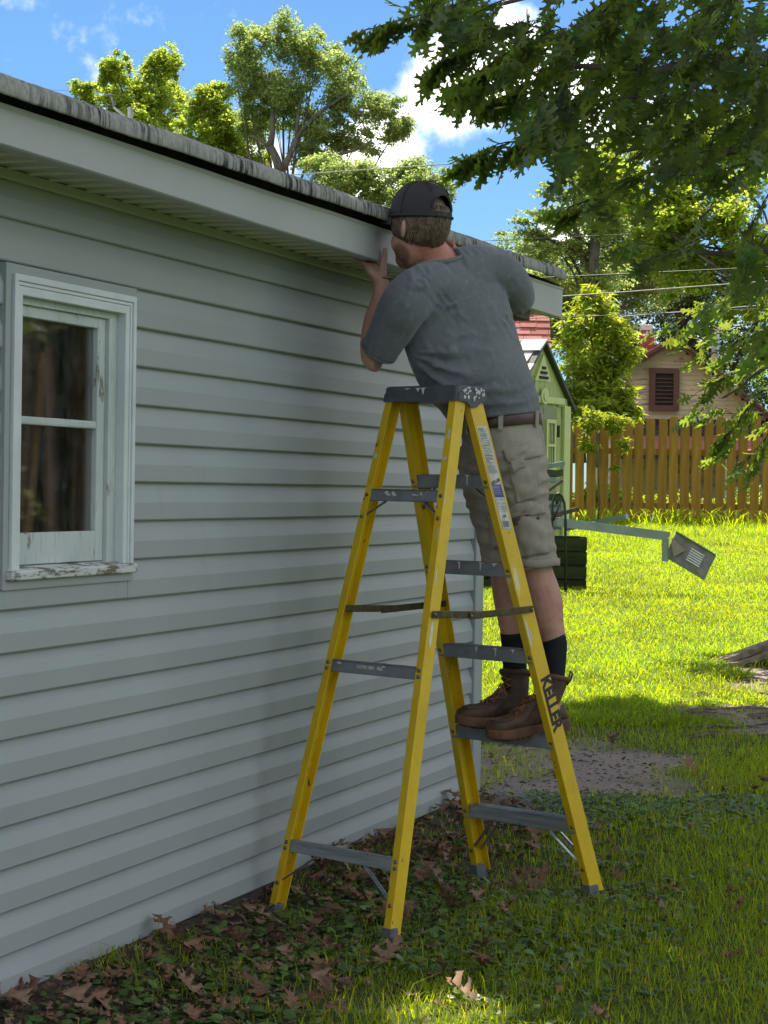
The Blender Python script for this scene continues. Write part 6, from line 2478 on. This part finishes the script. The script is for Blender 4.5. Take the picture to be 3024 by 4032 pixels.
# hem bands
for (x_, y_, Y_, r_) in ((1153, 1214, 7.2635, .0905), (1092, 1214, 7.3525, .0845)):
    c_ = dat(x_, y_, Y_)
    mb = MB()
    rings = []
    for dz in (-.014, -.012, .012, .014):
        rr0 = r_ + (.0035 if abs(dz) < .013 else 0)
        rings.append([c_ + npv(math.cos(t_) * rr0, math.sin(t_) * rr0, dz + .004 * math.sin(3 * t_ + x_)) for t_ in np.linspace(0, 2 * math.pi, 40, endpoint=False)])
    mb.loft(rings, False)
    mb.build('hem', m_khaki, shorts, True)
# belt and loops
BC = dat(1083, 920, 7.31)
bt = unit(npv(.10, 0, 1.0))
def belt_pt(t_, r_, z_):
    p = BC + PR * math.cos(t_) * (.168 + r_) + PF * math.sin(t_) * (.136 + r_)
    # the belt rides higher at the back
    back_ = (PF @ unit(p - BC))
    return p + npv(0, 0, z_ - .022 * back_ + .006)
mb = MB()
rings = [[belt_pt(t_, r_, z_) for t_ in np.linspace(0, 2 * math.pi, 72, endpoint=False)] for r_, z_ in ((-.004, -.019), (.007, -.019), (.0085, -.016), (.0085, .016), (.007, .019), (-.004, .019))]
mb.loft(rings, False)
belt = mb.build('belt', m_belt, man, True)
for t_ in np.radians((205, 262, 310, 355, 40, 90, 150)):
    mb = MB()
    rings = []
    for z_ in (-.030, -.028, .024, .027):
        rings.append([belt_pt(t_ + dt, r_, z_) for dt, r_ in ((-.055, .004), (-.055, .0135), (.055, .0135), (.055, .004))])
    mb.loft(rings)
    mb.build('belt_loop', m_khaki, shorts)
# folded red cloth showing at the far pocket
MB().box(dat(1044, 1056, 7.30), .03, .03, .05, (1, 0, .1), (0, 1, 0), (-.1, 0, 1)).build('pocket_cloth', plain('red_cloth', (.20, .012, .018), (.02, .01, .02), .9, 60), shorts, bevel=.006)

# --- socks and boots
def boot(toe, heel, ankle, shaft_top, tilt_side, name='boot'):
    toe, heel, ankle, shaft_top = (npv(*q) for q in (toe, heel, ankle, shaft_top))
    fx_ = unit(toe - heel)
    L_ = np.linalg.norm(toe - heel)
    up = unit(npv(0, 0, 1) - fx_ * fx_[2])
    sd_ = np.cross(up, fx_)

    def P_(u, s_, h_):
        """u 0 heel..1 toe, s sideways metres, h above sole plane"""
        return heel + fx_ * (u * L_) + sd_ * s_ + up * h_
    mb = MB()
    # lower: rings across the foot
    rows = [(.02, .028, .030, .045), (.08, .036, .034, .060), (.25, .036, .032, .075), (.45, .040, .034, .078), (.62, .047, .034, .062), (.78, .051, .031, .052), (.90, .046, .027, .046), (.97, .032, .021, .038), (1.0, .014, .012, .028)]
    S = smooth_path([(a, b, c_, d_) for a, b, c_, d_ in rows], 22)
    rings = []
    for u, hw_, hv_, top_ in S:
        ring = []
        for t_ in np.linspace(0, 2 * math.pi, 20, endpoint=False):
            cs, sn = math.cos(t_), math.sin(t_)
            ring.append(P_(u, hw_ * np.sign(cs) * abs(cs) ** .8, .022 + (top_ - .0) * .5 + (top_ * .5) * np.sign(sn) * abs(sn) ** .75))
        rings.append(ring)
    mb.loft(rings)
    # shaft
    a0 = P_(.20, 0, .055)
    limb_tube(mb, [(*P_(.24, 0, .045), .052, .040), (*P_(.25, 0, .085), .056, .041), (*(ankle * .6 + P_(.24, 0, .12) * .4), .050, .043), (*(ankle * .3 + shaft_top * .7), .052, .047), (*shaft_top, .057, .052)], n=22, seg=16)
    # instep slope
    limb_tube(mb, [(*P_(.36, 0, .105), .036), (*P_(.46, 0, .080), .036), (*P_(.60, 0, .056), .034)], seg=10)
    me = remesh(mb, .0042, 5, name)
    v_, n__ = get_vn(me)
    k = vnoise(v_[:, 0] * 30 + v_[:, 1] * 9, v_[:, 2] * 30, 7, 3, 1.0) - .5
    cre = ridge((v_ @ fx_) * 150 + (v_ @ up) * 60 + k * 5, 1.5) * sstep(.06, .10, (v_ - heel) @ up) * .0016
    v_ += n__ * (.004 * k + cre)[:, None]
    set_v(me, v_)
    bo = link(name, me, man, m_boot)
    # sole: outline extruded, with a heel block and lugs
    out = []
    half = [(-.015, .0), (.0, .022), (.04, .036), (.14, .041), (.30, .037), (.45, .042), (.62, .051), (.78, .055), (.90, .050), (.97, .036), (1.015, .014), (1.02, 0)]
    out = half + [(a, -b) for a, b in half[-2:0:-1]]
    mb = MB()
    rings = []
    for h_, gr in ((-.004, -.003), (.0, .0), (.010, .001), (.022, .0005), (.030, -.004)):
        rings.append([P_(a, b + np.sign(b) * gr, h_ + (.012 * max(0, a - .80) / .2)) for a, b in out])
    mb.loft(rings)
    so = mb.build('sole', m_sole, bo, bevel=.0)
    mb = MB()
    hb_ = [(a, b) for a, b in out if a <= .31]
    hb_ = [(-.012, 0), (0, .021), (.04, .035), (.14, .040), (.26, .037), (.26, -.037), (.14, -.040), (.04, -.035), (0, -.021)]
    mb.loft([[P_(a, b * .97, h_) for a, b in hb_] for h_ in (-.016, -.003)])
    mb.build('heel', m_sole, so)
    for q in range(9):
        u = .42 + q * .062
        w_ = .044 if u < .85 else .036
        mb = MB()
        mb.box(P_(u, 0, -.0065 + .012 * max(0, u - .80) / .2), .012, 2 * w_, .007, fx_, sd_, up)
        mb.build('lug', m_sole, so)
    # moc-toe seam
    seam = []
    for t_ in np.linspace(0, 1, 26):
        an = -1.75 + 3.5 * t_
        u = .76 + .165 * math.cos(an)
        s_ = .040 * math.sin(an)
        seam.append(P_(u, s_, .0))
    bvh = bvh_of(me)
    sp = []
    for p in seam:
        h2 = bvh.ray_cast(Vector(p + up * .2), Vector(-up))
        if h2[0] is not None:
            sp.append(npv(*h2[0]) + up * .001)
    if len(sp) > 4:
        MB().tube(sp, (.0045, .0045), 6).build('toe_seam', m_boot, bo, True)
    # padded collar and pull tab
    cu_ = unit(shaft_top - ankle)
    u_ = unit(fx_ - cu_ * (fx_ @ cu_))
    w_ = np.cross(cu_, u_)
    mb = MB()
    mb.tube([shaft_top + u_ * math.cos(t_) * .053 + w_ * math.sin(t_) * .049 + cu_ * (.002 + .008 * math.cos(t_)) for t_ in np.linspace(0, 2 * math.pi, 32)], (.008, .012), 8)
    mb.build('collar', m_boot, bo, True)
    tb_ = shaft_top - u_ * .055
    MB().tube([tb_ - cu_ * .02, tb_ + cu_ * .012 - u_ * .006, tb_ + cu_ * .030 - u_ * .010, tb_ + cu_ * .024 - u_ * .018, tb_ - cu_ * .005 - u_ * .012], (.009, .003), 6).build('pull_tab', m_boot, bo, True)
    # laces: crossings up the front, loose bow loops
    def front(h_, s_):
        """point on the front of the boot at height h above the sole, s to the side"""
        if h_ < .085:
            u = .70 - (h_ - .045) / .04 * .16
            q_ = bvh.ray_cast(Vector(P_(u, s_, .3)), Vector(-up))
        else:
            q_ = bvh.ray_cast(Vector(P_(1.1, s_, h_)), Vector(-fx_))
        return (npv(*q_[0]) + npv(*q_[1]) * .0035) if q_[0] is not None else None
    hs = [.055, .075, .098, .120, .142, .164, .184]
    for q in range(len(hs) - 1):
        for sg in (-1, 1):
            pts = [front(hs[q] + (hs[q + 1] - hs[q]) * t_, sg * .023 * (1 - 2 * t_)) for t_ in (0, .25, .5, .75, 1)]
            pts = [p for p in pts if p is not None]
            if len(pts) > 2:
                MB().tube(pts, .0026, 6).build('lace', m_lace, bo, True)
            e_ = front(hs[q], sg * .026)
            if e_ is not None:
                mb = MB()
                ellipsoid(mb, e_, (fx_ * .0045, sd_ * .0045, up * .0045), 8, 6)
                mb.build('eyelet', m_lace, bo, True)
    kn = front(.150, 0)
    if kn is None:
        kn = P_(.4, 0, .15)
    for (sx_, ln_, wd_, tw) in ((1, .085, .020, .3), (1, .070, .026, -.5), (-1, .075, .020, .2), (1, .055, .008, .9)):
        pts = []
        for t_ in np.linspace(0, 1, 12):
            an = t_ * 2 * math.pi
            out_ = fx_ * (.010 + .016 * math.sin(an * .5)) - sd_ * sx_ * tilt_side * (.010 + wd_ * math.sin(an))
            pts.append(kn + out_ + (fx_ * tw * .3 - up) * ln_ * math.sin(an * .5))
        MB().tube(list(smooth_path(pts, 26)), .0026, 6).build('lace_loop', m_lace, bo, True)
    # stitched seams on the side: heel counter and quarter
    for line in (((.02, .10), (.12, .085), (.22, .055), (.30, .030)), ((.34, .14), (.40, .105), (.50, .075), (.60, .040))):
        for sg in (-1, 1):
            pts = []
            for (u_0, h_0), (u_1, h_1) in zip(line[:-1], line[1:]):
                for t_ in (0, .34, .67):
                    q_ = bvh.ray_cast(Vector(P_(u_0 + (u_1 - u_0) * t_, sg * .12, h_0 + (h_1 - h_0) * t_)), Vector(-sd_ * sg))
                    if q_[0] is not None:
                        pts.append(npv(*q_[0]) + npv(*q_[1]) * .0008)
            if len(pts) > 4:
                MB().tube(pts, .0022, 5).build('seam', m_boot, bo, True)
    return bo


boot((.384, 7.209, .566), (.672, 7.326, .612), ANL + npv(.01, 0, -.01), ANL + npv(.012, .006, .045), -1)
boot((.275, 7.305, .606), (.558, 7.424, .606), ANR + npv(.008, 0, -.01), ANR + npv(.0, .004, .055), -1)
for (a, b, c_) in ((J(1192, 1378, 7.292, .0490), J(1197, 1400, 7.293, .0465), (*(ANL + npv(.004, 0, .02)), .043)), (J(1108, 1366, 7.385, .0475), J(1110, 1395, 7.389, .045), (*(ANR + npv(.0, 0, .02)), .042))):
    mb = MB()
    limb_tube(mb, [a, b, c_], 26, 14)
    mb.build('sock', m_sock, man, True)

# --- hair, beard, cap
hr = MB()
nst = 0
for k in range(3600):
    # start on the back and sides of the head below the cap line, end towards the nape
    az_ = random.uniform(-2.35, 2.35)               # 0 = straight back
    el_ = random.uniform(-.62, .42)
    lim = -.62 + .42 * (abs(az_) / 2.35) ** 1.5
    if el_ < lim:
        continue
    def hp(a_, e_, k_=1.0):
        d_ = (-HF * math.cos(a_) + HL * math.sin(a_)) * math.cos(e_)
        return HC + (HF * (d_ @ HF) * .106 + HL * (d_ @ HL) * .082) * k_ + HU * math.sin(e_) * .112 * k_
    ln = random.uniform(.25, .48)
    kk = random.uniform(1.035, 1.085)
    sw = random.uniform(-.16, .10)
    pts = [hp(az_ + sw * t_, el_ - ln * t_, kk + (.05 * math.sin(t_ * 3.1)) - .01 * t_) for t_ in np.linspace(0, 1, 5)]
    hr.tube(pts, [.0016, .0020, .0018, .0013, .0004], 3, False)
# under layer
def hair_shell(mb):
    rings = []
    for e_ in np.linspace(-.72, .75, 10):
        rings.append([])
        for a_ in np.linspace(-2.15, 2.15, 26):
            d_ = (-HF * math.cos(a_) + HL * math.sin(a_)) * math.cos(e_)
            lim = -.72 + .50 * (abs(a_) / 2.15) ** 1.4
            ee = max(e_, lim)
            d_ = (-HF * math.cos(a_) + HL * math.sin(a_)) * math.cos(ee)
            rings[-1].append(HC + (HF * (d_ @ HF) * .106 + HL * (d_ @ HL) * .082) * 1.035 + HU * math.sin(ee) * .108 * 1.03)
    mb.loft(rings, False, False)


hair_shell(hr)
hair = hr.build('hair', m_hair, man, True)
tag(hair, kind='stuff')
# cap crown: six panels, arched opening at the back, strap below it
CC = HC + HU * .012
def cap_pt(a_, e_, k_=1.0):
    d_ = (-HF * math.cos(a_) + HL * math.sin(a_))
    ce, se = math.cos(e_), math.sin(e_)
    seam = 1 - .012 * math.exp(-((((a_ + math.pi) % (math.pi / 3)) - math.pi / 6) / .05) ** 2) * ce
    rad_ = (HF * (d_ @ HF) * .119 + HL * (d_ @ HL) * .098)
    sq = ce ** .72
    return CC + rad_ * sq * k_ * seam + HU * (se ** .95 if se > 0 else se) * .118 * k_ * (1 + .02 * math.cos(a_))


NA, NE = 84, 20
vs, fs = [], []
for j in range(NE + 1):
    e_ = -.05 + (math.pi / 2 + .05) * j / NE
    for i in range(NA):
        a_ = -math.pi + 2 * math.pi * i / NA
        vs.append(cap_pt(a_, e_) + HU * (-.004 if j == 0 else 0))
for j in range(NE):
    e_ = -.05 + (math.pi / 2 + .05) * (j + .5) / NE
    for i in range(NA):
        a_ = -math.pi + 2 * math.pi * (i + .5) / NA
        arch = (a_ / .50) ** 2 + ((e_ - .14) / .46) ** 2 < 1 and e_ > .14
        if arch:
            continue
        fs.append([j * NA + i, j * NA + (i + 1) % NA, (j + 1) * NA + (i + 1) % NA, (j + 1) * NA + i])
cme = mesh_arrays('cap', vs, fs, True)
ob = bpy.data.objects.new('cap', cme)
COL.objects.link(ob)
md = ob.modifiers.new('s', 'SOLIDIFY')
md.thickness = .0035
md.offset = 1
md2 = ob.modifiers.new('b', 'SUBSURF')
md2.levels = 1
cme2 = bpy.data.meshes.new_from_object(ob.evaluated_get(bpy.context.evaluated_depsgraph_get()))
bpy.data.objects.remove(ob)
cme2.polygons.foreach_set('use_smooth', np.ones(len(cme2.polygons), bool))
capo = link('cap', cme2, man, m_cap_cloth)
mb = MB()
ellipsoid(mb, CC + HU * .121, (HF * .009, HL * .009, HU * .005), 12, 6)
mb.build('button', m_cap_cloth, capo, True)
# seams: raised cords over the crown, and the binding round the edge
for q in range(6):
    a_ = -math.pi + math.pi / 3 * q + math.pi / 6
    lo_ = -.04 if abs(a_) > .7 else .66
    MB().tube([cap_pt(a_, e_, 1.032) for e_ in np.linspace(lo_, 1.50, 14)], (.0016, .0030), 6).build('seam', m_cap_cloth, capo, True)
MB().tube([cap_pt(a_, -.02, 1.03) for a_ in np.linspace(-math.pi, math.pi, 60)], (.0028, .0045), 6).build('sweatband', m_cap_cloth, capo, True)
MB().tube([cap_pt(.50 * math.cos(t_), .14 + .46 * math.sin(t_), 1.03) for t_ in np.linspace(0, math.pi, 26)], (.0018, .0034), 6).build('opening_edge', m_cap_cloth, capo, True)
# brim
vs, fs = [], []
NB, NR = 24, 6
for r_ in range(NR + 1):
    for i in range(NB + 1):
        a_ = math.pi - .98 + 1.96 * i / NB
        p_in = cap_pt(a_, -.03, 1.01)
        fwd = math.cos((i / NB - .5) * math.pi)
        tip_ = p_in + HF * (.078 * fwd ** .55) + HU * (-.012 * (1 - fwd) - .010 * fwd)
        k = r_ / NR
        p = p_in + (tip_ - p_in) * k - HU * (.016 * (abs(i / NB - .5) * 2) ** 2 * k)
        vs.append(p)
for r_ in range(NR):
    for i in range(NB):
        b = r_ * (NB + 1) + i
        fs.append([b, b + 1, b + NB + 2, b + NB + 1])
me = mesh_arrays('brim', vs, fs, True)
ob = bpy.data.objects.new('brim', me)
COL.objects.link(ob)
md = ob.modifiers.new('s', 'SOLIDIFY')
md.thickness = .004
me2 = bpy.data.meshes.new_from_object(ob.evaluated_get(bpy.context.evaluated_depsgraph_get()))
bpy.data.objects.remove(ob)
me2.polygons.foreach_set('use_smooth', np.ones(len(me2.polygons), bool))
link('brim', me2, capo, m_brim)
